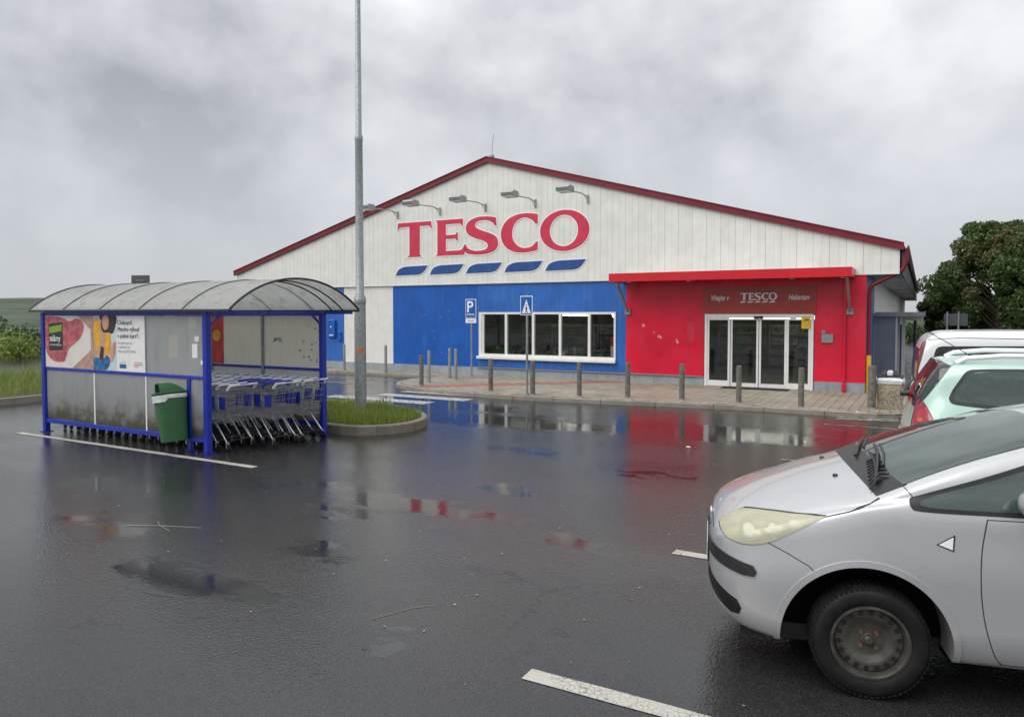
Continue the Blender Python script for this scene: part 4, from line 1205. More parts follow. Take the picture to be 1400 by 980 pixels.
m = loft(MB(), [dring(.285, .215, .80), dring(.29, .22, .83), dring(.25, .19, .84)]); m.build('lid_rim', M_bin, bn, smooth=True)
hood = MB()
hs = []
for i in range(9):
    x = -.20 + .46 * i / 8; hh = .16 * (1 - (max(0, i - 3) / 5.2) ** 1.6); ww = .165 - .004 * i
    hs.append([(x, ww * math.cos(math.pi * j / 10), .835 + hh * min(1, 1.25 * math.sin(math.pi * j / 10))) for j in range(11)])
n = 11; vs_ = [p for r_ in hs for p in r_]; fs = [(k * n + j, k * n + j + 1, (k + 1) * n + j + 1, (k + 1) * n + j) for k in range(8) for j in range(10)]
hood.add(vs_, fs); hood.build('hood', M_bin, bn, smooth=True)
m = MB(); m.add([(hs[1][j][0] + .0, hs[1][j][1] * .985, hs[1][j][2] - .004) for j in range(11)], [tuple(range(11))]); m.build('mouth', M_black, bn)
m = MB(); m.box(.10, .16, .20, .25, .3, .72); m.build('hanger', M_sblue, bn)

# ------------------------------------------------------------------ shopping trolleys
def make_trolley():
    r = empty('shopping_trolley')
    bk = MB(); wr = .0052
    def bar(a, b, q=wr): bk.obox(a, b, q, q)
    def cor(u, v, s_):   # u: 0 nose..1 rear, v: 0 bottom..1 top, s side
        xb, xt = -.50 + .82 * u, -.60 + 1.0 * u
        zb, zt = .56 - .10 * u, .90 + .09 * u
        wb, wt = .16 + .06 * u, .20 + .075 * u
        return (xb + (xt - xb) * v, s_ * (wb + (wt - wb) * v), zb + (zt - zb) * v)
    for s_ in (-1, 1):
        for i in range(17): bar(cor(i / 16, 0, s_), cor(i / 16, 1, s_))
        for j in range(6): bar(cor(0, j / 5, s_), cor(1, j / 5, s_), .011 if j in (0, 5) else wr)
    for i in range(0, 17, 2): bar(cor(i / 16, 0, -1), cor(i / 16, 0, 1))
    for j in range(5):
        y = (-.8 + .4 * j)
        a, b = Vector(cor(0, 0, 1)), Vector(cor(1, 0, 1)); bar((a.x, a.y * y, a.z), (b.x, b.y * y, b.z))
        for u in (0, 1):
            a, b = Vector(cor(u, 0, 1)), Vector(cor(u, 1, 1)); bar((a.x, a.y * y, a.z), (b.x, b.y * y, b.z))
    for j in range(1, 6): bar(cor(0, j / 5, -1), cor(0, j / 5, 1)); bar(cor(1, j / 5, -1), cor(1, j / 5, 1))
    bk.build('basket', M_chrome, r, recalc=False)
    m = MB(); m.cyl((.47, -.27, 1.06), (.47, .27, 1.06), .019, n=10)
    for s_ in (-1, 1): m.obox((.40, s_ * .27, .985), (.475, s_ * .265, 1.065), .03, .04)
    m.build('handle', M_carthand, r, smooth=True)
    m = MB(); m.cbox(.455, .485, -.08, .08, 1.035, 1.085, .008); m.build('coin_lock', M_cartblue, r)
    for s_ in (-1, 1):
        m = MB(); a, b = cor(.80, .38, s_), cor(.80, .78, s_); c, d = cor(.97, .38, s_), cor(.97, .78, s_)
        off_ = s_ * .008
        m.add([(p[0], p[1] + off_, p[2]) for p in (a, c, d, b)] + [(p[0], p[1] + off_ * 1.8, p[2]) for p in (a, c, d, b)],
              [(0, 1, 2, 3), (7, 6, 5, 4), (0, 4, 5, 1), (1, 5, 6, 2), (2, 6, 7, 3), (3, 7, 4, 0)])
        m.build('side_badge', M_cartblue, r)
        m = MB(); m.tube([(-.02, s_ * .205, .50), (.06, s_ * .225, .47), (.30, s_ * .245, .20), (.36, s_ * .25, .135)], .0125, 8); m.build('leg', M_cartbase, r, smooth=True)
        m = MB(); m.tube([(.34, s_ * .24, .16), (-.05, s_ * .20, .19), (-.42, s_ * .15, .20), (-.46, s_ * .15, .17)], .011, 6); m.build('chassis_rail', M_dark, r, smooth=True)
        for (x, y) in ((.37, s_ * .25), (-.46, s_ * .155)):
            m = MB(); m.box(x - .012, x + .012, y - .022, y - .016, .05, .14); m.box(x - .012, x + .012, y + .016, y + .022, .05, .14); m.box(x - .02, x + .02, y - .022, y + .022, .135, .15)
            ca = m.build('caster', M_cartbase, r)
            m = MB(); m.lathe([(.0, -.013), (.045, -.013), (.057, -.009), (.057, .009), (.045, .013), (.0, .013)], 14, 'y', (x + .015, y, .058)); m.build('wheel', M_rub, ca, smooth=True)
    m = MB(); m.obox((-.46, -.15, .19), (-.46, .15, .19), .02, .02); m.obox((.34, -.24, .165), (.34, .24, .165), .018, .018)
    for k in range(6): m.obox((-.4 + k * .12, -.16, .2), (-.4 + k * .12, .16, .2), .008, .008)
    m.build('lower_rack', M_dark, r)
    return r
tro = make_trolley()
rows = [(8.15, -10.02, 'shopping trolley with white handle in the row beside the poster panels', 'front row of nested trolleys', .245, 17),
        (8.76, -9.66, 'shopping trolley with chrome basket in the middle of the three nested rows', 'middle row of nested trolleys', .25, 17),
        (9.36, -9.62, 'shopping trolley in the row against the cream back wall of the shelter', 'back row of nested trolleys', .25, 16)]
first = True
M_hb = M_cartblue
hb_mesh = None
for ri, (y, x0, lab, grp, pitch, cnt) in enumerate(rows):
    for k in range(cnt):
        t = copy_tree(tro)
        first = False
        x = x0 - k * pitch - .02 * random.random()
        if ri == 0 and k >= 2: x -= .0
        t.location = (x, y + random.uniform(-.01, .01), .0)
        t.rotation_euler = (0, 0, R(random.uniform(-.8, .8)))
        tag(t, lab, 'trolley', grp)
        if k >= 2:
            for ch in list(t.children):
                if ch.name.startswith('side_badge'): bpy.data.objects.remove(ch)
        if ri == 1 and 1 <= k <= 4:
            for ch in t.children:
                if ch.name.startswith('handle'):
                    if hb_mesh is None:
                        hb_mesh = ch.data.copy(); hb_mesh.materials.clear(); hb_mesh.materials.append(M_cartblue)
                    ch.data = hb_mesh
            t['label'] = 'shopping trolley with blue handle among the white-handled ones of the middle row'
            t['group'] = 'blue-handled trolleys'

for ch in list(tro.children):
    for c2_ in list(ch.children): bpy.data.objects.remove(c2_)
    bpy.data.objects.remove(ch)
bpy.data.objects.remove(tro)

# ------------------------------------------------------------------ street furniture
lp = empty('lamp_post', (-10.33, 11.85, .09), 0, 'tall stepped galvanised lamp post rising out of the grassy island', 'lamp post')
m = MB(); m.lathe([(.0, 0), (.125, 0), (.118, 2.30), (.118, 2.31), (.126, 2.33), (.126, 2.44), (.085, 2.52), (.078, 5.70), (.085, 5.72), (.085, 5.80), (.062, 5.86), (.048, 10.8), (0, 10.8)], 24); m.build('pole', M_galv, lp, smooth=True, angle=30)
m = MB(); m.tube([(0, 0, 10.75), (.05, -.1, 10.95), (.2, -.6, 11.05), (.35, -1.1, 11.07)], .035, 10); ar = m.build('arm', M_galv, lp, smooth=True)
m = MB(); m.cbox(.22, .52, -1.75, -1.05, 11.0, 11.13, .04); m.build('lamp_head', M_steel, ar)
m = MB(); m.lathe([(.0, .0), (.016, .003), (.05, .001), (.05, 0)], 10, 'y'); 
m = MB(); m.lathe([(.1215, 1.28), (.1235, 1.30), (.1235, 1.39), (.1215, 1.41)], 24)
vs_ = m.v; keep = MB()
keep.add([(.1225 * math.cos(R(a)), .1225 * math.sin(R(a)), z) for z in (1.30, 1.40) for a in range(-75, -14, 12)], [(i, i + 1, 7 + i, 6 + i) for i in range(5)])
keep.build('orange_sticker', PM('orange_sticker', (.62, .17, .06), .5, var=.3, vs=30), lp, recalc=False)

def bollard(x, y, label, h=.88, r=.065, grp='wooden bollards along the kerb', mat=M_bollard, square=True):
    o = empty('bollard', (x, y, SWZ + .003), random.uniform(0, .6), label, 'bollard', grp)
    m = MB(); n = 10 if square else 12
    pr = [(0, 0), (r, 0), (r * .98, h - .03), (r * .90, h - .008), (r * .75, h), (0, h)]
    m.lathe(pr, n); m.build('post', mat, o, smooth=True, angle=32)
    m = MB(); m.lathe([(r * 1.03, .0), (r * 1.12, .0), (r * 1.08, .025), (r * 1.0, .03)], n); m.build('collar', M_kerb, o)
    return o
near = [(-2.37, 17.49), (-3.77, 17.63), (-5.11, 17.55), (-6.43, 17.35), (-7.62, 17.05), (-8.83, 16.80), (-10.23, 17.01), (-12.85, 17.41)]
labs = ['dark wooden bollard before the red wall right of the glass door', 'dark wooden bollard standing right before the glass door', 'dark wooden bollard before the red wall beside the glass door',
        'dark wooden bollard where the red wall meets the blue one', 'dark wooden bollard below the right end of the shop window', 'dark wooden bollard beside the pedestrian crossing sign',
        'dark wooden bollard between the parking sign and the crossing sign', 'dark wooden bollard on the rounded kerb corner by the zebra crossing']
for (x, y), l in zip(near, labs): bollard(x, y, l, .88 + random.uniform(-.015, .015))
for (x, y, l) in ((-13.19, 18.27, 'thin grey steel post directly behind the corner bollard'), (-13.51, 19.86, 'thin grey steel post by the blue wall, farther from the parking sign'),
                  (-13.04, 19.51, 'thin grey steel post by the blue wall, close to the parking sign'), (-16.9, 20.75, 'thin grey steel post where the white wall meets the blue'),
                  (-18.84, 20.72, 'thin grey steel post before the blue wall with the post box')):
    bollard(x, y, l, .98, .05, 'steel posts at the blue wall', M_steel, False)
bollard(-.97, 18.0, 'dark grey bollard standing beside the concrete litter bin', .95, .085, 'bollard by the concrete bin', M_bollard, False)

def signpost(name, x, y, z0, top, label, h0, h1, w_):
    o = empty(name, (x, y, z0), 0, label, 'sign')
    m = MB(); m.cyl((0, .03, 0), (0, .03, top), .03, n=12); m.build('post', M_steel, o, smooth=True)
    m = MB(); m.cyl((0, .03, 0), (0, .03, .05), .05, n=12); m.build('base_sleeve', M_steel, o, smooth=True)
    m = MB(); m.cbox(-w_ / 2, w_ / 2, -.008, .004, h0, h1, .004); pt = m.build('plate', M_swhite, o)
    m = MB(); m.box(-w_ / 2 + .02, w_ / 2 - .02, -.0105, -.0085, h0 + .02, h1 - .02); m.build('blue_field', M_sblue2, pt)
    return o, pt
o, pt = signpost('parking_sign', -13.2, 20.67, SWZ, 2.62, 'blue parking sign with white P on a grey post before the shop window', 1.97, 2.60, .42)
put('letter', text_mesh('P', .52, .0006, 0, 'CENTER', .008), M_swhite, pt, (-.035, -.0118, 2.17))
put('symbol', curve_mesh([[(0, 0), (.03, .1), (.0, .16), (.05, .2), (.09, .15), (.06, .1), (.12, .06), (.1, 0), (.05, -.03)]], .0006), M_lblue, pt, (.06, -.0122, 2.16))
for k in range(5): 
    m = MB(); m.box(-.15 + k * .062, -.11 + k * .062, -.0125, -.0108, 2.07, 2.11); m.build('symbol', M_swhite, pt)
m = MB(); m.cbox(-.21, .21, -.008, .004, 1.80, 1.945, .004); p_ = m.build('lower_plate', M_swhite, o)
put('plate_text', text_mesh('zákazníci', .075, .0006, 0, 'CENTER'), M_ptxt, p_, (0, -.0095, 1.855))
o, pt = signpost('crossing_sign', -8.97, 16.72, SWZ, 2.60, 'blue pedestrian crossing sign on a grey post beside a bollard', 2.07, 2.57, .36)
put('triangle', curve_mesh([[(-.13, 0), (.13, 0), (0, .36)]], .0006), M_swhite, pt, (0, -.0118, 2.12))
put('walker', curve_mesh([[(-.04, 0), (-.01, .07), (-.03, .12), (.0, .17), (.03, .12), (.015, .07), (.05, 0), (.03, 0), (.0, .05), (-.02, 0)], ell(.0, .2, .018, .02, 0, 360, 10)], .0006), M_black, pt, (0, -.0132, 2.13))

# signs seen from behind
o = empty('road_sign', (-24.28, 16.24, 0), R(20), 'back of a dark road sign standing beyond the trolley shelter', 'sign')
m = MB(); m.cbox(-.36, .36, -.01, .01, 3.22, 3.58, .006); m.build('plate', M_sback, o)
m = MB(); m.box(-.15, .15, -.03, -.011, 3.38, 3.41); m.build('bracket', M_steel, o)
m = MB(); m.cyl((0, .03, -.3), (0, .03, 3.5), .03, n=10); m.build('post', M_steel, o)
o = empty('road_sign', (1.15, 35.0, 0), R(-5), 'grey back of a road sign between the white van and the tree', 'sign')
m = MB(); m.cbox(-.42, .42, -.01, .01, 1.72, 2.2, .01); m.build('plate', M_sback, o)
for x in (-.3, .1): 
    m = MB(); m.cyl((x, -.03, 0), (x, -.03, 2.3), .035, n=10); m.build('post', M_steel, o)

# concrete litter bin
cb = empty('concrete_bin', (-.62, 18.35, SWZ), 0, 'square pebble-faced concrete litter bin with white liner by the kerb', 'bin')
def sq(w_, z, c=.05):
    return [(w_, -w_ + c, z), (w_, w_ - c, z), (w_ - c, w_, z), (-w_ + c, w_, z), (-w_, w_ - c, z), (-w_, -w_ + c, z), (-w_ + c, -w_, z), (w_ - c, -w_, z)]
m = loft(MB(), [sq(.245, .0), sq(.25, .01), sq(.275, .62), sq(.27, .64)]); m.build('tub', M_agg, cb, smooth=True, angle=30)
m = MB(); rg = []
for z, q in ((.55, .285), (.62, .292), (.67, .285), (.69, .24)):
    rg.append([(x + random.uniform(-.01, .01), y + random.uniform(-.01, .01), z_ + random.uniform(-.025, .025)) for x, y, z_ in sq(q, z)])
loft(m, rg, False); m.build('liner', M_liner, cb, smooth=True)
m = MB(); m.cbox(-.26, .26, -.26, .26, .69, .73, .01); m.build('rim', M_dark, cb)
for x in (-.13, .13):
    m = MB(); m.obox((x, -.1, .73), (x * .6, .0, .83), .1, .04); m.build('flap', M_dark, cb)
m = MB(); m.cbox(-.06, .06, -.2, .2, .731, .84, .02); m.build('lid_ridge', M_liner, cb)

# ------------------------------------------------------------------ litter and twigs
def twig(pts, label, r=.004):
    m = MB(); m.tube([(x, y, r + .002) for x, y in pts], [r, r * .9, r * .6][:len(pts)] if len(pts) == 3 else r, 5)
    o = m.build('twig', PM('twig_bark', (.30, .28, .23), .7), smooth=True); tag(o, label, 'twig')
twig([(-7.2, 4.6), (-6.85, 4.78), (-6.44, 4.93)], 'long pale twig on the wet asphalt before the trolley shelter')
twig([(-7.05, 4.86), (-6.9, 4.78), (-6.62, 4.70)], 'short pale twig crossing the longer one on the wet asphalt', .003)
twig([(-3.43, 4.05), (-3.30, 4.35), (-3.18, 4.47)], 'thin bent straw lying alone on the open asphalt', .0018)
for i, (x, y, s_, l) in enumerate(((-3.35, 11.9, .05, 'white paper scrap on the wet asphalt between the puddles and the silver car'), (-1.2, 17.2, .05, 'white paper scrap lying at the kerb before the concrete bin'))):
    m = MB(); m.add([(-s_, 0, .0), (0, -s_ * .6, .005), (s_, 0, .0), (.2 * s_, s_ * .7, .0), (0, 0, .018)], [(0, 1, 4), (1, 2, 4), (2, 3, 4), (3, 0, 4)])
    tag(m.build('paper_scrap', M_paper, loc=(x, y, .006 if i == 0 else .108)), l, 'litter')
db = MB(); 
for i in range(420):
    x, y = random.uniform(-13, 1), random.uniform(3.2, 16.5); s_ = random.uniform(.004, .012); a = random.uniform(0, 3)
    db.add([(x + s_ * math.cos(a + k * 1.57), y + s_ * math.sin(a + k * 1.57), .006) for k in range(4)], [(0, 1, 2, 3)])
for i in range(160):
    x = random.uniform(-1.6, .4); y = random.uniform(17.0, 17.5); s_ = random.uniform(.01, .03); a = random.uniform(0, 3)
    db.add([(x + s_ * math.cos(a + k * 1.57), y + s_ * math.sin(a + k * 1.57) - .2, .007) for k in range(4)], [(0, 1, 2, 3)])
tag(db.build('debris', PM('debris_grit', (.32, .29, .23), .7, island=.5), recalc=False), 'small leaves and grit scattered over the wet asphalt', 'debris', kind='stuff')

# ------------------------------------------------------------------ cars
def pchip(x, y, q):
    x = np.array(x, float); y = np.array(y, float); h = np.diff(x); d = np.diff(y) / h; n = len(x); m = np.zeros(n)
    for i in range(1, n - 1):
        if d[i - 1] * d[i] > 0:
            w1 = 2 * h[i] + h[i - 1]; w2 = h[i] + 2 * h[i - 1]; m[i] = (w1 + w2) / (w1 / d[i - 1] + w2 / d[i])
    m[0] = d[0]; m[-1] = d[-1]
    k = np.clip(np.searchsorted(x, q) - 1, 0, n - 2); t = (q - x[k]) / h[k]
    return (2 * t**3 - 3 * t**2 + 1) * y[k] + (t**3 - 2 * t**2 + t) * h[k] * m[k] + (-2 * t**3 + 3 * t**2) * y[k + 1] + (t**3 - t**2) * h[k] * m[k + 1]
def car_body(st, nx=90, sub_=6):
    """closed smooth body from stations x: zb, wl, wm, ws, zs, wr, zr, zc (bottom, sill/mid/shoulder/roof-edge half widths and heights)"""
    xs = [s[0] for s in st]
    # denser sampling where stations are close together
    q = []
    for a, b in zip(xs[:-1], xs[1:]): q += list(np.linspace(a, b, max(3, int(nx * (b - a) / (xs[-1] - xs[0]))), endpoint=False))
    q.append(xs[-1]); q = np.array(q)
    c = [pchip(xs, [s[k] for s in st], q) for k in range(1, 9)]
    rings = []
    for i in range(len(q)):
        zb, wl_, wm_, ws, zs, wr, zr, zc = [c[k][i] for k in range(8)]
        P_ = [(0, zb), (wl_ * .8, zb), (wl_, zb + .07), (wm_, zb + (zs - zb) * .5), (ws + (wm_ - ws) * .55, zb + (zs - zb) * .82), (ws, zs), (wr + (ws - wr) * .5 + .012, zs + (zr - zs) * .5), (wr, zr), (wr * .55, zr + (zc - zr) * .72), (0, zc)]
        full = P_ + [(-a, b) for a, b in P_[-2:0:-1]]
        n = len(full); ring = []
        for k in range(n):
            p0, p1, p2, p3 = full[k - 1], full[k], full[(k + 1) % n], full[(k + 2) % n]
            for t in np.linspace(0, 1, sub_, endpoint=False):
                ring.append(tuple(.5 * (2 * p1[j] + (p2[j] - p0[j]) * t + (2 * p0[j] - 5 * p1[j] + 4 * p2[j] - p3[j]) * t * t + (3 * p1[j] - p0[j] - 3 * p2[j] + p3[j]) * t**3) for j in range(2)))
        rings.append([(q[i], a, b) for a, b in ring])
    return loft(MB(), rings)
def tmp_obj(me):
    o = bpy.data.objects.new('tmp', me); COL.objects.link(o); return o
def boolean(a, b, op):
    A = tmp_obj(a); B = tmp_obj(b)
    md = A.modifiers.new('b', 'BOOLEAN'); md.object = B; md.operation = op; md.solver = 'EXACT'
    dg = bpy.context.evaluated_depsgraph_get(); dg.update()
    me = bpy.data.meshes.new_from_object(A.evaluated_get(dg))
    bpy.data.objects.remove(A); bpy.data.objects.remove(B)
    return me
def fin(me, mats, angle=28):
    me.materials.clear()
    for m in mats: me.materials.append(m)
    me.polygons.foreach_set('use_smooth', [True] * len(me.polygons)); me.set_sharp_from_angle(angle=R(angle)); me.update(); return me
def mirror_mesh(m, x, y, z, sx, sy, sz):
    rg = [[(x + sx * q * math.cos(6.2832 * i / 20), y + sy * h, z + sz * q * math.copysign(abs(math.sin(6.2832 * i / 20)) ** .8, math.sin(6.2832 * i / 20))) for i in range(20)] for h, q in ((-1, .35), (-.92, .7), (-.6, .95), (0, 1), (.6, .97), (.92, .75), (1, .4))]
    return loft(m, rg)
class Car:
    def __init__(s, name, st, loc, rz, label, paint, group, hw):
        s.root = empty(name, loc, rz, label, 'car' if 'van' not in name else 'van', group)
        s.base = car_body(st).mesh('tmp', paint); s.paint = paint; s.hw = hw
        s.vn = [tuple(v.normal) for v in s.base.vertices]; s.offs = {}
    def off(s, d):
        if d not in s.offs:
            me = s.base.copy()
            for v, n in zip(me.vertices, s.vn): v.co += Vector(n) * d
            me.update(); s.offs[d] = me
        return s.offs[d].copy()
    def piece(s, name, poly, off, mat, view='l', parent=None, rng=None, both=False, angle=28):
        m = MB(); lim = s.hw
        if view in 'lr':
            a, b = rng or (.30 * lim, 1.5 * lim)
            if view == 'l': a, b = -b, -a
            m.prism(poly, a, b, 'xz')
        elif view == 't': m.prism(poly, *(rng or (.9, 3)), 'xy')
        else: m.prism(poly, *(rng or (-3, 0)), 'yz')
        me = boolean(s.off(off), m.mesh('c', s.paint), 'INTERSECT')
        if len(me.polygons) == 0: print('EMPTY PIECE', name, view)
        o = link(name, fin(me, [mat], angle), parent or s.root)
        if both: s.piece(name, poly, off, mat, 'r', None, rng)
        return o
    def seam(s, pts, w_=.006, view='l', name='panel_gap', off=.0012, rng=None):
        P_ = [Vector(p) for p in pts]; L_ = []; Rr = []
        for i, p in enumerate(P_):
            d = (P_[min(i + 1, len(P_) - 1)] - P_[max(i - 1, 0)]).normalized(); n = Vector((-d.y, d.x)) * (w_ / 2); L_.append(tuple(p + n)); Rr.append(tuple(p - n))
        return s.piece(name, L_ + Rr[::-1], off, M_black, view, rng=rng)
    def finish_body(s, wheels, r_, mats):
        m = MB()
        for (x, z) in wheels: m.cyl((x, -1.5, z), (x, 1.5, z), r_, n=48)
        # keep the middle of the car solid: cut only the outer 0.35 m on each side
        m = MB()
        for (x, z) in wheels:
            for sd in (-1, 1): m.cyl((x, sd * (s.hw - .36), z), (x, sd * 1.6, z), r_, n=48)
        me = boolean(s.base, m.mesh('c', s.paint), 'DIFFERENCE')
        me = fin(me, mats, 30)
        for p in me.polygons:
            c = p.center
            for (x, z) in wheels:
                if (c.x - x) ** 2 + (c.z - z) ** 2 < (r_ + .004) ** 2 and abs(c.y) < s.hw + .02 and c.z < z + r_:
                    if (abs(p.normal.y) > .9 and abs(c.y) < s.hw - .3) or abs(math.hypot(c.x - x, c.z - z) - r_) < .012 and abs(p.normal.y) < .3: p.material_index = 1
        return link('body', me, s.root)
def paint_mat(name, col, metal, rough=.28, flake=.1):
    t = NT(name); p = t.pos()
    n = t.noise(p, 900, 2); c = t.mix(n, tuple(a * (1 - flake) for a in col), tuple(min(1, a * (1 + flake)) for a in col))
    v = t.n('ShaderNodeTexVoronoi'); t.l(p, v.inputs['Vector']); v.inputs['Scale'].default_value = 160
    drop = t.math('MULTIPLY', t.ss(v.outputs['Distance'], .22, .05), t.ss(t.noise(p, 60, 2), .5, .62))
    dirt = t.math('MULTIPLY', t.ss(t.noise(t.pos((3, 3, 3)), 1, 6, .65), .5, .8), .25)
    c = t.mix(dirt, c, tuple(a * .65 for a in col))
    return t.done(t.bsdf(c, rough, metal, t.bump(drop, .35, .002), .5, .8, coat_rough=.06))
M_silver = paint_mat('silver_paint', (.545, .55, .56), .55, .30)
M_mint = paint_mat('mint_paint', (.44, .62, .55), .2, .3)
M_vanw = paint_mat('van_white', (.70, .71, .72), 0, .35, .02)
def carglass(name, col, rough=.03, drops=True):
    t = NT(name); p = t.pos()
    v = t.n('ShaderNodeTexVoronoi'); t.l(p, v.inputs['Vector']); v.inputs['Scale'].default_value = 130
    drop = t.math('MULTIPLY', t.ss(v.outputs['Distance'], .3, .05), t.ss(t.noise(p, 40, 2), .45, .6))
    return t.done(t.bsdf(col, rough, 0, t.bump(drop, .5, .003) if drops else None, .9, ior=1.5))
M_cglass = carglass('car_glass', (.012, .016, .016))
M_cglass2 = carglass('car_glass_green', (.03, .055, .048))
M_trim = PM('black_trim', (.016, .016, .017), .42, var=.2, vs=12)
M_gap = M_black
M_well = PM('wheel_well', (.008, .008, .008), .9, var=.1, spec=.1)
def lampglass(name, col, rough=.12):
    t = NT(name); p = t.pos(obj=True)
    n = t.ss(t.noise(p, 7, 2), .42, .58)
    c = t.mix(n, col, tuple(a * .62 for a in col))
    return t.done(t.bsdf(c, rough, 0, t.bump(t.noise(p, 14, 2), .25, .02), .6, 1.0))
def lens(name, col, clear=.55):
    t = NT(name); p = t.pos(obj=True)
    df = t.n('ShaderNodeBsdfDiffuse'); df.inputs[0].default_value = (*col, 1)
    tr = t.n('ShaderNodeBsdfTransparent'); tr.inputs[0].default_value = (.95, .95, .86, 1)
    m1 = t.n('ShaderNodeMixShader'); t.l(t.math('ADD', t.math('MULTIPLY', t.noise(p, 6, 3), .3), clear - .15), m1.inputs[0]); t.l(df.outputs[0], m1.inputs[1]); t.l(tr.outputs[0], m1.inputs[2])
    gl = t.n('ShaderNodeBsdfGlossy'); gl.inputs['Roughness'].default_value = .1
    fr = t.n('ShaderNodeFresnel'); fr.inputs[0].default_value = 1.45
    m2 = t.n('ShaderNodeMixShader'); t.l(fr.outputs[0], m2.inputs[0]); t.l(m1.outputs[0], m2.inputs[1]); t.l(gl.outputs[0], m2.inputs[2])
    return t.done(m2.outputs[0])
M_headl = lens('headlamp_yellowed', (.66, .65, .48), .5)
M_housing = PM('lamp_housing', (.40, .39, .31), .35, .2, var=.25, vs=14)
M_tail = lampglass('tail_lamp_red', (.42, .012, .035))
M_taild = lampglass('tail_lamp_dark', (.12, .01, .016))
M_rimst = PM('steel_rim', (.085, .08, .07), .5, .5, var=.35, vs=9, dirt=(.055, .05, .045), damt=.7, dscale=(12, 12, 12), bump=.2, bs=60)
M_rust = PM('rusty_bolt', (.15, .08, .055), .8, .3, var=.3, vs=60)
M_alloy = PM('alloy_rim', (.5, .5, .5), .3, .8, var=.1)
def wheel(parent, x, y, r_, side, rimr, steel=True, wd=.19):
    """side -1: outer face towards -y"""
    hub = empty('wheel', (x, y, r_), 0, parent=parent)
    s_ = side; a = wd / 2
    def prof(pr): return [(r, s_ * h) for r, h in pr]
    m = MB(); m.lathe(prof([(rimr + .004, a * .80), (rimr + .03, a * 1.0), (r_ - .045, a * 1.0), (r_ - .018, a * .86), (r_ - .006, a * .66), (r_ - .006, -a * .66), (r_ - .03, -a * .95), (rimr, -a * .95)]), 56, 'y')
    m.build('tyre', M_rub, hub, smooth=True, angle=40)
    m = MB(); nb = 64
    for i in range(nb):
        t0 = 2 * math.pi * (i + .08) / nb; t1 = 2 * math.pi * (i + .78) / nb
        for (h0, h1, ro) in ((a * .92, a * .45, -.010), (a * .35, -a * .05, 0), (-a * .15, -a * .6, 0)):
            vs2 = []
            for (rr, tt, hh) in ((r_ - .02, t0, h0), (r_ - .02, t1, h0), (r_ - .02, t1, h1), (r_ - .02, t0, h1), (r_ + ro, t0, h0), (r_ + ro, t1, h0), (r_, t1, h1), (r_, t0, h1)):
                vs2.append((rr * math.cos(tt), s_ * hh, rr * math.sin(tt)))
            m.add(vs2, [(4, 5, 6, 7), (0, 1, 5, 4), (1, 2, 6, 5), (2, 3, 7, 6), (3, 0, 4, 7)])
    m.build('tread', M_rub, hub, kind='stuff')
    m = MB(); m.lathe(prof([(rimr + .010, a * .82), (rimr + .008, a * .90), (rimr - .006, a * .92), (rimr - .014, a * .80), (rimr - .019, a * .50), (rimr * .895, a * .34), (rimr * .87, a * .42), (rimr * .69, a * .46), (rimr * .62, a * .42), (rimr * .50, a * .22), (rimr * .42, a * .18), (rimr * .2, a * .2), (0, a * .2)]), 56, 'y')
    rim = m.build('rim', M_rimst if steel else M_alloy, hub, smooth=True, angle=35)
    if steel:
        rh = rimr * .785
        for i in range(18):
            t = 2 * math.pi * (i + .3) / 18; c = Vector((rh * math.cos(t), s_ * a * .445, rh * math.sin(t)))
            m = MB(); e1 = Vector((math.cos(t), 0, math.sin(t))); e2 = Vector((-math.sin(t), 0, math.cos(t)))
            m.add([c + e1 * (.0155 * math.cos(k * .524)) + e2 * (.0145 * math.sin(k * .524)) + Vector((0, s_ * .0012, 0)) for k in range(12)] + [c + e1 * (.0155 * math.cos(k * .524)) + e2 * (.0145 * math.sin(k * .524)) - Vector((0, s_ * .012, 0)) for k in range(12)],
                  [tuple(range(12))] + [(k, (k + 1) % 12, 12 + (k + 1) % 12, 12 + k) for k in range(12)]); m.build('vent_hole_shade', M_black, hub)  # solid black disc on the uncut rim, its colour painting the hole's inner shade
        for i in range(4):
            t = math.pi / 2 * i + .75; c = (.057 * math.cos(t), 0, .057 * math.sin(t))
            m = MB(); m.cyl((c[0], s_ * a * .15, c[2]), (c[0], s_ * a * .40, c[2]), .015, .012, n=6); m.build('wheel_bolt', M_rust, hub)
        m = MB(); m.lathe(prof([(.040, a * .15), (.040, a * .30), (.034, a * .34), (.03, a * .34), (.026, a * .48), (.018, a * .55), (0, a * .56)]), 24, 'y'); m.build('hub_cap', M_rimst, hub, smooth=True)
    else:
        for i in range(8):
            t = math.pi / 4 * i; m = MB(); m.obox((.04 * math.cos(t), s_ * a * .5, .04 * math.sin(t)), (rimr * .95 * math.cos(t), s_ * a * .6, rimr * .95 * math.sin(t)), .035, .02); m.build('spoke', M_alloy, hub)
    return hub

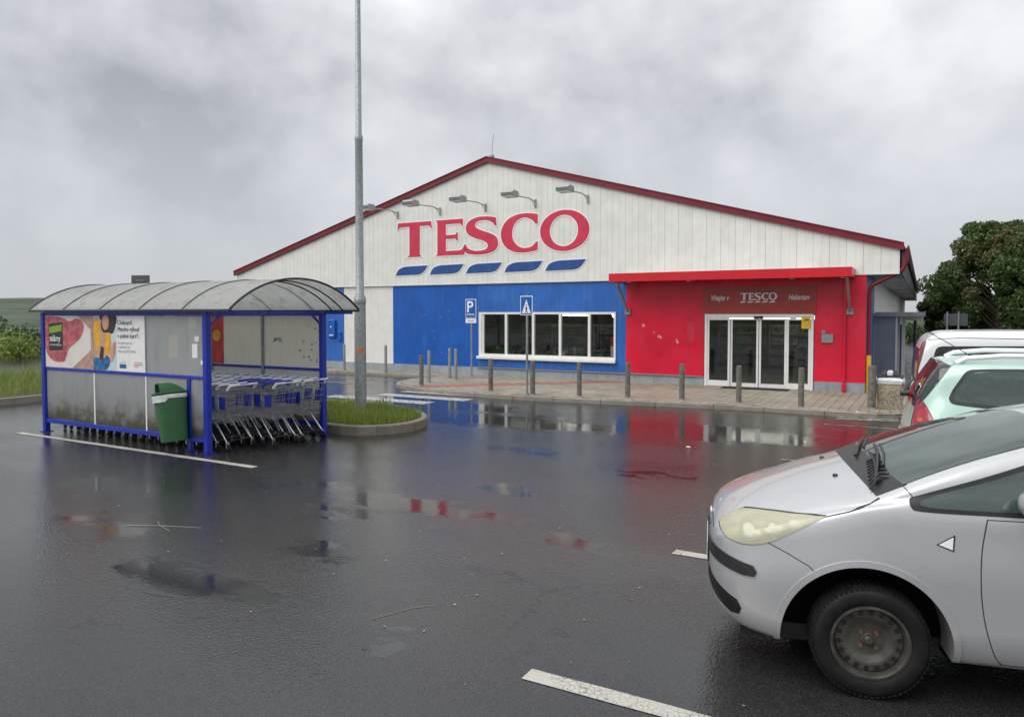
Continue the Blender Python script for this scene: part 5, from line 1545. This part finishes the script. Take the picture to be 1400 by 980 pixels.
# --- silver hatchback, nose towards the trolley shelter
st = [(-.890, .42, .30, .34, .32, .70, .26, .76, .785), (-.870, .37, .44, .48, .45, .745, .36, .805, .83), (-.83, .33, .57, .61, .565, .78, .44, .84, .875), (-.76, .29, .67, .71, .665, .822, .52, .886, .925),
      (-.65, .26, .75, .785, .735, .872, .585, .932, .982), (-.45, .24, .81, .84, .79, .945, .64, 1.0, 1.065), (-.2, .24, .84, .87, .82, 1.03, .69, 1.085, 1.15),
      (0, .24, .85, .875, .835, 1.08, .735, 1.135, 1.21), (.2, .24, .85, .875, .84, 1.10, .745, 1.22, 1.295), (.45, .24, .85, .875, .842, 1.105, .72, 1.32, 1.39), (.8, .24, .85, .875, .845, 1.11, .665, 1.435, 1.51),
      (1.1, .24, .85, .875, .845, 1.12, .625, 1.52, 1.585), (1.6, .24, .85, .875, .845, 1.14, .60, 1.595, 1.645), (2.2, .24, .85, .875, .84, 1.16, .59, 1.575, 1.63), (2.7, .25, .84, .865, .825, 1.18, .575, 1.52, 1.58),
      (3.0, .30, .81, .84, .79, 1.18, .56, 1.42, 1.48), (3.15, .36, .75, .79, .73, 1.10, .55, 1.27, 1.32), (3.25, .42, .65, .69, .63, .95, .5, 1.08, 1.12), (3.28, .46, .5, .55, .5, .8, .4, .88, .9)]
sst = st
sc_ = Car('silver_hatchback', st, (-.438, 5.404, 0), R(14), 'silver hatchback with black steel wheel and yellowed headlamp parked nose to the lane', M_silver, 'parked cars', .875)
sc_.finish_body([(-.03, .315), (2.62, .315)], .455, [M_silver, M_well])
# wing-edge lips round the wheel arches
def annulus(cx_, cz_, r0, r1, a0=-25, a1=205, n=40):
    return [(cx_ + r1 * math.cos(R(a0 + (a1 - a0) * i / n)), cz_ + r1 * math.sin(R(a0 + (a1 - a0) * i / n))) for i in range(n + 1)] + [(cx_ + r0 * math.cos(R(a1 + (a0 - a1) * i / n)), cz_ + r0 * math.sin(R(a1 + (a0 - a1) * i / n))) for i in range(n + 1)]
for v_ in 'lr':
    for cx_ in (-.03, 2.62): sc_.piece('arch_lip', annulus(cx_, .315, .452, .488, -6, 186), .009, M_silver, v_, rng=(.62, 1.4))
HL = cr([(-.83, .85), (-.785, .90), (-.66, .952), (-.48, .992), (-.24, 1.03)], 5) + cr([(-.24, 1.03), (-.33, .975), (-.43, .915), (-.54, .85), (-.66, .812), (-.77, .812), (-.82, .832)], 5)[1:]
for v_ in 'lr':
    sc_.piece('headlight_gap', [(x + (x + .5) * .02, z + (z - .92) * .05) for x, z in HL], .0012, M_gap, v_, rng=(.40, 1.3))
    sc_.piece('lamp_housing', HL, .002, M_housing, v_, rng=(.41, 1.3))
    hl = sc_.piece('headlight', HL, .007, M_headl, v_, rng=(.42, 1.3))
    for (a_, b_, c_, d_, mt_) in ((-.655, .885, .062, .048, M_alloy), (-.655, .885, .036, .030, M_swhite), (-.52, .925, .050, .036, M_alloy), (-.52, .925, .030, .022, M_swhite), (-.40, .965, .036, .020, M_swhite)):
        sc_.piece('reflector', ell(a_, b_, c_, d_, 0, 360, 18), .0045 if mt_ is M_swhite else .0034, mt_, v_, parent=hl, rng=(.42, 1.3))
    sc_.piece('bumper_strip', [(-.95, .665), (-.70, .628), (-.632, .632), (-.618, .662), (-.64, .695), (-.72, .705), (-.95, .745)], .012, M_trim, v_, rng=(.1, 1.3))
    sc_.piece('lower_grille', [(-.97, .46), (-.76, .36), (-.712, .37), (-.70, .415), (-.725, .46), (-.97, .56)], .002, M_gap, v_, rng=(.1, 1.3))
    for k in range(3): sc_.piece('grille_bar', [(-.97, .488 + k * .026), (-.715, .382 + k * .024), (-.712, .391 + k * .024), (-.97, .499 + k * .026)], .006, M_trim, v_, rng=(.1, 1.3))
    sc_.seam([(-.56, .845), (-.44, .795), (-.33, .74), (-.29, .70)], .005, v_)
    sc_.seam([(-.26, 1.02), (-.12, 1.065), (.0, 1.115), (.05, 1.145)], .006, v_, rng=(.60, 1.3))
    sc_.seam([(.155, 1.245), (.20, 1.19), (.235, 1.142)], .005, v_, rng=(.55, 1.3))
    frm = cr([(.195, 1.155), (.20, 1.118), (.26, 1.098), (.6, 1.098), (1.4, 1.11), (2.1, 1.135), (2.62, 1.185)], 4) + cr([(2.66, 1.25), (2.56, 1.38), (2.3, 1.465), (1.8, 1.525), (1.35, 1.505), (.98, 1.43), (.6, 1.30), (.3, 1.20), (.205, 1.168)], 4)
    sc_.piece('window_frame', frm, .0025, M_trim, v_, rng=(.45, 1.3))
    sc_.piece('side_window', cr([(.25, 1.155), (.28, 1.125), (.6, 1.122), (1.42, 1.135)], 4) + [(1.42, 1.50)] + cr([(1.32, 1.48), (.98, 1.405), (.62, 1.28), (.32, 1.185)], 4), .0045, M_cglass2, v_, rng=(.45, 1.3))
    sc_.piece('side_window', cr([(1.52, 1.14), (2.0, 1.155), (2.5, 1.20), (2.58, 1.26), (2.48, 1.38), (2.25, 1.44), (1.8, 1.497)], 4) + [(1.52, 1.505)], .0045, M_cglass2, v_, rng=(.45, 1.3))
    dl = cr([(.575, 1.075), (.548, .90), (.545, .70), (.57, .50), (.62, .34), (.66, .285)], 4) + [(1.50, .285), (1.50, 1.09)]
    sc_.piece('door_gap', [(x + (-.005 if x < 1 else .005), z + (.005 if z > .8 else -.005 if z < .3 else 0)) for x, z in dl], .0012, M_gap, v_, rng=(.5, 1.3))
    dr = sc_.piece('door', dl, .0025, M_silver, v_, rng=(.5, 1.3))
    sc_.piece('door_handle', [(1.28, .93), (1.44, .935), (1.44, .965), (1.28, .96)], .022, M_silver, v_, parent=dr, rng=(.6, 1.3))
    sc_.piece('indicator_edge', [(.322, .925), (.410, .892), (.416, .985)], .003, M_trim, v_, rng=(.6, 1.3))
    sc_.piece('side_indicator', [(.335, .927), (.402, .903), (.406, .972)], .006, M_swhite, v_, rng=(.6, 1.3))
    sc_.piece('tail_light', cr([(2.98, .95), (3.06, 1.15), (2.98, 1.32), (3.2, 1.2), (3.3, 1.0), (3.25, .9)], 4), .005, M_tail, v_, rng=(.35, 1.3))
ws_ = [(.0 + .05 * (y / .72) ** 2 - .015, y) for y in np.linspace(-.74, .74, 13)]
sc_.piece('cowl', ws_ + [(.20, .735), (.15, .3), (.14, 0), (.15, -.3), (.20, -.735)], .003, M_trim, 't', rng=(1.02, 2))
sc_.piece('windscreen', cr([(.18, -.725), (.13, -.4), (.12, 0), (.13, .4), (.18, .725)], 5) + cr([(.92, .62), (1.0, .3), (1.02, 0), (1.0, -.3), (.92, -.62)], 5), .0045, M_cglass2, 't', rng=(1.1, 2))
sc_.piece('rear_window', [(-.52, 1.18), (.52, 1.18), (.46, 1.44), (-.46, 1.44)], .004, M_cglass, 'b', rng=(2.9, 4))
sc_.seam([(y, .0) for y in ()] or [(-.865, -.4), (-.873, 0), (-.865, .4)], .004, 't', rng=(.70, 1.3))
m = MB(); m.box(-.907, -.9035, -.26, .26, .55, .66); m.build('number_plate', M_swhite, sc_.root)
m = MB(); m.cbox(-.903, -.875, -.275, .275, .535, .675, .004); m.build('plate_holder', M_trim, sc_.root)
m = MB(); m.cbox(-.885, -.84, -.28, .28, .745, .80, .01); m.build('upper_grille', M_trim, sc_.root)
# wipers lying over the cowl
def hz_(x, y):
    q = np.array([x]); xs_ = [k[0] for k in sst]
    zc = pchip(xs_, [k[8] for k in sst], q)[0]; zr = pchip(xs_, [k[7] for k in sst], q)[0]; wr = pchip(xs_, [k[6] for k in sst], q)[0]
    return zc - (zc - zr) * min(1, abs(y) / wr) ** 2.2
for pts in (((.06, -.60), (.11, -.40), (.16, -.15), (.19, .10)), ((.05, -.02), (.10, .18), (.16, .42), (.21, .60))):
    m = MB(); P_ = [(x, y, hz_(x, y) + .022) for x, y in pts]; m.tube(P_, .010, 6)
    m.tube([(x + .035, y, hz_(x + .035, y) + .012) for x, y in pts[1:]], .008, 5); m.build('wiper', M_trim, sc_.root, smooth=True)
m = MB()
for k in range(9):
    y = -.66 + .055 * k; m.tube([(.02 + .008 * k, y, hz_(.02 + .008 * k, y) + .012), (.06 + .01 * k, y + .04, hz_(.06, y) + .040), (.10 + .004 * k, y + .10 + .01 * k, hz_(.1, y) + .035), (.15, y + .08, hz_(.15, y) + .015)], .008, 5)
m.build('cowl_trim', M_trim, sc_.root, smooth=True)
for y in (-.30, .30):
    m = MB(); m.cbox(-.13, -.10, y - .012, y + .012, 1.155, 1.176, .004); m.build('washer_jet', M_trim, sc_.root)
m = MB(); m.lathe([(0, -.008), (.04, -.008), (.04, .004), (0, .004)], 20, 'x', (-.878, 0, .80)); m.build('badge', M_alloy, sc_.root)
for sd in (-1, 1):
    m = mirror_mesh(MB(), .76, sd * .97, 1.195, .07, .10, .075); m.build('mirror', M_silver, sc_.root, smooth=True, angle=60)
    for x in (0.0, 2.65): wheel(sc_.root, x, sd * .765, .325, sd, .205)
m = MB(); m.box(-.70, 3.1, -.6, .6, .20, .30); m.build('underbody', M_trim, sc_.root)

# --- mint estate, tail towards the lane
st = [(0, .45, .42, .46, .44, .72, .36, .80, .83), (.02, .40, .60, .64, .62, .84, .50, .96, 1.0), (.06, .36, .70, .74, .72, .98, .58, 1.18, 1.23), (.12, .32, .755, .795, .775, 1.06, .625, 1.37, 1.43), (.22, .28, .80, .83, .81, 1.12, .645, 1.56, 1.62),
      (.285, .265, .815, .84, .825, 1.145, .65, 1.66, 1.715), (.31, .26, .82, .845, .83, 1.15, .65, 1.70, 1.745), (.42, .25, .83, .85, .84, 1.17, .648, 1.72, 1.765), (.7, .25, .835, .855, .845, 1.18, .645, 1.74, 1.785), (1.3, .25, .835, .855, .845, 1.17, .64, 1.74, 1.795), (2.0, .25, .835, .855, .845, 1.14, .63, 1.69, 1.75),
      (2.5, .25, .835, .855, .84, 1.12, .66, 1.58, 1.64), (3.0, .25, .835, .855, .83, 1.08, .71, 1.31, 1.36), (3.3, .25, .83, .85, .82, 1.04, .71, 1.12, 1.16), (3.8, .27, .80, .82, .77, .94, .64, 1.0, 1.04), (4.1, .32, .70, .72, .66, .82, .52, .88, .91), (4.22, .4, .5, .54, .5, .68, .4, .74, .77)]
mc = Car('mint_estate_car', st, (-.20, 8.5, 0), R(3), 'mint green estate car with tall red tail lamp parked tail to the lane', M_mint, 'parked cars', .855)
mc.finish_body([(.85, .32), (3.35, .32)], .43, [M_mint, M_trim])
for v_ in 'rl':
    TL = cr([(.14, 1.42), (.19, 1.36), (.245, 1.25), (.285, 1.145)], 4) + cr([(.24, 1.12), (.16, 1.09), (.07, 1.08)], 4) + [(.085, 1.2), (.105, 1.31)]
    mc.piece('tail_light_gap', [(x + (x - .17) * .06, z + (z - 1.25) * .04) for x, z in TL], .001, M_gap, v_, rng=(.50, 1.3))
    mc.piece('tail_light', TL, .006, M_tail, v_, rng=(.52, 1.3))
    mc.piece('tail_light_lens', ell(.145, 1.17, .022, .024, 0, 360, 14), .008, M_taild, v_, rng=(.52, 1.3))
    mc.piece('tail_light_lens', ell(.15, 1.22, .024, .018, 0, 360, 14), .0075, lampglass('amber_lens', (.5, .12, .02)), v_, rng=(.52, 1.3))
    mc.piece('window_frame', cr([(.375, 1.435), (.39, 1.395), (.45, 1.375), (.7, 1.355), (1.3, 1.32)], 4) + [(1.3, 1.71)] + cr([(.9, 1.71), (.62, 1.70), (.52, 1.68), (.46, 1.60), (.40, 1.50)], 4), .0025, M_trim, v_, rng=(.45, 1.3))
    mc.piece('side_window', cr([(.41, 1.445), (.43, 1.415), (.48, 1.40), (.7, 1.385), (1.22, 1.355)], 4) + [(1.22, 1.685)] + cr([(.9, 1.685), (.64, 1.677), (.55, 1.655), (.49, 1.59), (.43, 1.50)], 4), .0045, M_cglass2, v_, rng=(.45, 1.3))
    mc.piece('side_window', [(1.36, 1.30), (2.0, 1.24), (2.0, 1.63), (1.36, 1.67)], .0045, M_cglass2, v_, rng=(.45, 1.3))
    mc.piece('side_window', [(2.1, 1.23), (2.85, 1.17), (2.55, 1.45), (2.1, 1.63)], .0045, M_cglass2, v_, rng=(.45, 1.3))
    mc.seam([(.40, 1.80), (.43, 1.74), (.395, 1.725)], .005, v_, rng=(.4, 1.3))
    mc.seam([(1.30, 1.30), (1.29, .9), (1.1, .65)], .006, v_, rng=(.5, 1.3)); mc.seam([(2.05, 1.22), (2.05, .3)], .006, v_, rng=(.5, 1.3))
    mc.seam([(-.02, .99), (.14, .98), (.30, .96), (.42, .88)], .006, v_, rng=(.3, 1.3))
    mc.piece('headlight', cr([(3.75, .92), (4.0, .88), (4.15, .76), (4.0, .74), (3.8, .78)], 4), .005, M_swhite, v_, rng=(.35, 1.3))
    mc.piece('fuel_flap_gap', ell(.74, 1.10, .09, .085, 0, 360, 20), .0012, M_gap, v_, rng=(.5, 1.3)); mc.piece('fuel_flap', ell(.74, 1.10, .085, .080, 0, 360, 20), .0025, M_mint, v_, rng=(.5, 1.3))
    sg = 1 if v_ == 'l' else -1
    m = MB(); m.tube([(.44, -sg * .61, 1.745), (.52, -sg * .61, 1.79), (.8, -sg * .61, 1.82), (1.6, -sg * .61, 1.825), (2.0, -sg * .60, 1.78), (2.1, -sg * .59, 1.73)], .024, 8); m.build('roof_rail', M_swhite, mc.root, smooth=True)
mc.piece('rear_window', cr([(-.2, 1.30), (.08, 1.33), (.14, 1.365), (.18, 1.41), (.29, 1.57), (.395, 1.725)], 4) + [(.34, 1.75), (-.2, 1.75)], .006, M_cglass, 'l', rng=(-1.2, 1.2))
mc.piece('windscreen', [(2.3, -.60), (2.3, .60), (3.1, .68), (3.1, -.68)], .004, M_cglass, 't', rng=(1.2, 2.2))
m = MB(); m.cbox(.0, .09, -.06, .06, 1.365, 1.41, .012); m.tube([(.03, 0, 1.40), (.08, .25, 1.45), (.14, .45, 1.5)], .010, 6); m.build('rear_wiper', M_trim, mc.root, smooth=True)
m = MB(); m.cyl((.60, -.1, 1.77), (.60, -.1, 1.80), .018, n=10); m.tube([(.60, -.1, 1.795), (.42, -.1, 1.91), (.18, -.1, 2.06)], .004, 5); m.build('aerial', M_trim, mc.root)
mc.piece('rear_bumper', [(-.1, .40), (.30, .38), (.36, .60), (.40, .88), (.28, .95), (.12, .975), (-.1, .98)], .012, M_mint, 'l', rng=(-1.2, 1.2))
for sd in (-1, 1):
    m = mirror_mesh(MB(), 2.79, sd * .93, 1.21, .07, .10, .075); m.build('mirror', M_mint, mc.root, smooth=True, angle=60)
    for x in (.85, 3.35): wheel(mc.root, x, sd * .745, .32, sd, .20, False)
m = MB(); m.box(.1, 4.0, -.6, .6, .20, .32); m.build('underbody', M_trim, mc.root)

# --- white van behind it
st = [(0, .42, .55, .60, .58, .70, .50, .80, .83), (.015, .36, .74, .80, .79, .95, .70, 1.25, 1.28), (.04, .33, .81, .86, .85, 1.05, .74, 1.60, 1.64), (.10, .31, .84, .885, .875, 1.10, .755, 1.80, 1.85), (.20, .30, .86, .895, .885, 1.12, .75, 1.89, 1.935),
      (.4, .30, .865, .90, .89, 1.13, .745, 1.93, 1.975), (1.2, .30, .865, .90, .89, 1.13, .74, 1.945, 1.995), (2.4, .30, .865, .90, .89, 1.12, .735, 1.92, 1.97), (2.8, .30, .865, .90, .885, 1.1, .73, 1.80, 1.86), (3.3, .30, .865, .90, .875, 1.08, .75, 1.42, 1.48),
      (3.55, .30, .86, .89, .86, 1.05, .75, 1.2, 1.24), (4.0, .32, .82, .85, .8, .96, .66, 1.06, 1.10), (4.25, .36, .7, .74, .68, .82, .5, .92, .95), (4.35, .45, .5, .54, .5, .68, .4, .76, .78)]
vn = Car('white_van', st, (-.12, 11.6, 0), R(3), 'white high-roofed van with dark red upright tail lamp parked beyond the mint estate', M_vanw, 'parked cars', .90)
vn.finish_body([(.85, .33), (3.5, .33)], .43, [M_vanw, M_trim])
for v_ in 'rl':
    vn.piece('tail_light', [(-.05, 1.33), (.018, 1.335), (.03, 1.5), (.075, 1.68), (.115, 1.855), (.05, 1.865), (-.05, 1.6)], .008, M_taild, v_, rng=(.55, 1.4))
    vn.piece('window_frame', cr([(.16, 1.25), (.155, 1.4), (.20, 1.66), (.235, 1.765), (.30, 1.79)], 4) + [(1.25, 1.81), (1.25, 1.15), (.24, 1.15)], .0025, M_trim, v_, rng=(.45, 1.3))
    vn.piece('side_window', cr([(.31, 1.30), (.30, 1.5), (.32, 1.70), (.38, 1.745)], 4) + cr([(1.0, 1.76), (1.10, 1.70), (1.12, 1.4), (1.08, 1.24)], 4) + [(.36, 1.24)], .0045, M_cglass2, v_, rng=(.45, 1.3))
    vn.piece('side_window', [(2.1, 1.15), (3.2, 1.12), (2.75, 1.68), (2.1, 1.73)], .0045, M_cglass2, v_, rng=(.45, 1.3))
    vn.seam([(1.4, 1.8), (1.4, .4)], .008, v_, rng=(.5, 1.3)); vn.seam([(2.0, 1.8), (2.0, .4)], .008, v_, rng=(.5, 1.3))
    vn.seam([(.14, 1.87), (.5, 1.90), (2.6, 1.88)], .008, v_, rng=(.4, 1.3))
    vn.piece('headlight', cr([(3.9, .98), (4.15, .9), (4.28, .78), (4.1, .76)], 4), .005, M_swhite, v_, rng=(.35, 1.3))
vn.piece('rear_window', [(-.60, 1.30), (.60, 1.30), (.57, 1.74), (-.57, 1.74)], .004, M_cglass, 'b', rng=(-1, .3))
vn.piece('windscreen', [(2.72, -.66), (2.72, .66), (3.42, .72), (3.42, -.72)], .004, M_cglass, 't', rng=(1.25, 2.2))
vn.piece('rear_bumper', [(-.1, .38), (.45, .38), (.45, .55), (.2, .72), (-.1, .75)], .02, M_trim, 'l', rng=(-1.2, 1.2))
m = MB(); m.cbox(-.06, .01, -.08, .08, 1.14, 1.2, .015); m.build('tailgate_handle', M_trim, vn.root)
for sd in (-1, 1):
    m = mirror_mesh(MB(), 3.12, sd * .99, 1.29, .07, .11, .11); m.build('mirror', M_trim, vn.root, smooth=True, angle=60)
    for x in (.85, 3.5): wheel(vn.root, x, sd * .79, .33, sd, .20)
m = MB(); m.box(.1, 4.1, -.6, .6, .22, .36); m.build('underbody', M_trim, vn.root)

# ------------------------------------------------------------------ trees and bushes
def leaf_cloud(m, c, rad, n, ls, rnd, squash=1.0, mi=0):
    m.cur = mi
    for i in range(n):
        while True:
            p = Vector((rnd.uniform(-1, 1), rnd.uniform(-1, 1), rnd.uniform(-1, 1)))
            if .25 < p.length < 1: break
        p = p.normalized() * (p.length ** .5)
        q = Vector((c[0] + p.x * rad, c[1] + p.y * rad, c[2] + p.z * rad * squash))
        a = Vector((rnd.gauss(0, 1), rnd.gauss(0, 1), rnd.gauss(0, .7))).normalized(); b = a.orthogonal().normalized()
        b = (Matrix.Rotation(rnd.uniform(0, 6.28), 3, a) @ b); d = a.cross(b); s_ = ls * rnd.uniform(.6, 1.25)
        m.add([q - b * s_, q - d * s_ * .45, q + b * s_, q + d * s_ * .45 + a * s_ * .15], [(0, 1, 2, 3)])
    m.cur = 0
def tree(name, x, y, z0, h, cw, label, seed, mats, n_cl=70, per=170, ls=.13, trunk_h=.3, brown=.2):
    rnd = random.Random(seed)
    r = empty(name, (x, y, z0), 0, label, 'tree')
    tr = MB(); tr.tube([(0, 0, -.2), (.05, .02, h * trunk_h * .5), (-.04, .05, h * trunk_h), (.06, 0, h * .62), (.0, .0, h * .85)], [h * .035, h * .028, h * .023, h * .014, h * .004], 10)
    cl = MB()
    for i in range(n_cl):
        t = rnd.random() ** .8; zz_ = h * (.13 + .83 * t)
        env = cw * (.45 + .75 * math.sin(math.pi * min(1, (t * .86 + .14)))) * .62
        a = rnd.uniform(0, 6.283); q = env * math.sqrt(rnd.uniform(.08, 1)) * (1 + .25 * math.sin(3 * a + seed))
        c = (q * math.cos(a), q * math.sin(a), zz_)
        if rnd.random() < .5: tr.tube([(0, 0, max(h * .15, zz_ - q * .8)), (c[0] * .5, c[1] * .5, zz_ - q * .25), c], [h * .010, h * .006, h * .002], 5)
        cr_ = rnd.uniform(.10, .20) * cw
        br = 1 if rnd.random() < brown + (.35 if zz_ > h * .7 else 0) - .1 else 0
        leaf_cloud(cl, c, cr_, per, ls, rnd, .8, br)
    tr.build('trunk', M_bark, r, smooth=True)
    cl.build('crown', mats, r, recalc=False, kind='stuff')
    return r
CY, CR_ = math.radians(29.35), None
def at(u, d):
    k = (u - 700) / 1000
    return (-math.sin(CY) * d + math.cos(CY) * k * d, math.cos(CY) * d + math.sin(CY) * k * d)
x, y = at(1366, 46)
tree('broadleaf_tree', x, y, -.3, 8.3, 4.4, 'dense dark green broadleaf tree with browning top behind the white van', 11, [M_leaf, M_leafb], 170, 300, .13, brown=.15)
x, y = at(1306, 52)
tree('broadleaf_tree', x, y, -.3, 5.0, 3.3, 'lower rounded broadleaf tree beside the dark one, just past the annexe', 21, [M_leaf, M_leafb], 90, 260, .13, brown=.1)
x, y = at(1470, 60)
tree('broadleaf_tree', x, y, -.3, 9.0, 4.8, 'broadleaf tree farther back beyond the car row', 12, [M_leaf, M_leafb], 60, 120, .16)
def bush(u, d, w_, h, label, seed, z0=-.35, mats=None, n=12):
    x, y = at(u, d); rnd = random.Random(seed); r = empty('bush', (x, y, z0), 0, label, 'bush')
    m = MB()
    for i in range(n):
        a = rnd.uniform(0, 6.28); q = rnd.uniform(0, w_ * .6); leaf_cloud(m, (q * math.cos(a), q * math.sin(a), h * rnd.uniform(.25, .75)), rnd.uniform(.25, .45) * min(w_, h * 1.4), 110, .12, rnd)
    m.build('foliage', mats or M_leafd, r, recalc=False, kind='stuff')
    t = MB()
    for k in range(5): a = k * 1.3; t.tube([(0, 0, 0), (.2 * w_ * math.cos(a), .2 * w_ * math.sin(a), h * .6)], .03, 5)
    t.build('stem', M_bark, r)
bush(1248, 62, 2.6, 1.9, 'low green bush seen through the loading annexe frame', 3)
bush(1275, 66, 3.0, 2.2, 'rounded green bush under the dark tree beyond the annexe', 4)
bush(1320, 58, 3.0, 2.0, 'green bush hidden mostly behind the white van roof', 5)
bush(50, 40, 2.4, 1.7, 'tall rough bush past the far end of the trolley shelter', 6)
bush(20, 37, 2.4, 1.4, 'low yellowing bush on the verge beyond the shelter', 7, mats=M_grass)
bush(-20, 42, 3.0, 2.2, 'broad dark bush on the verge beyond the shelter', 8)
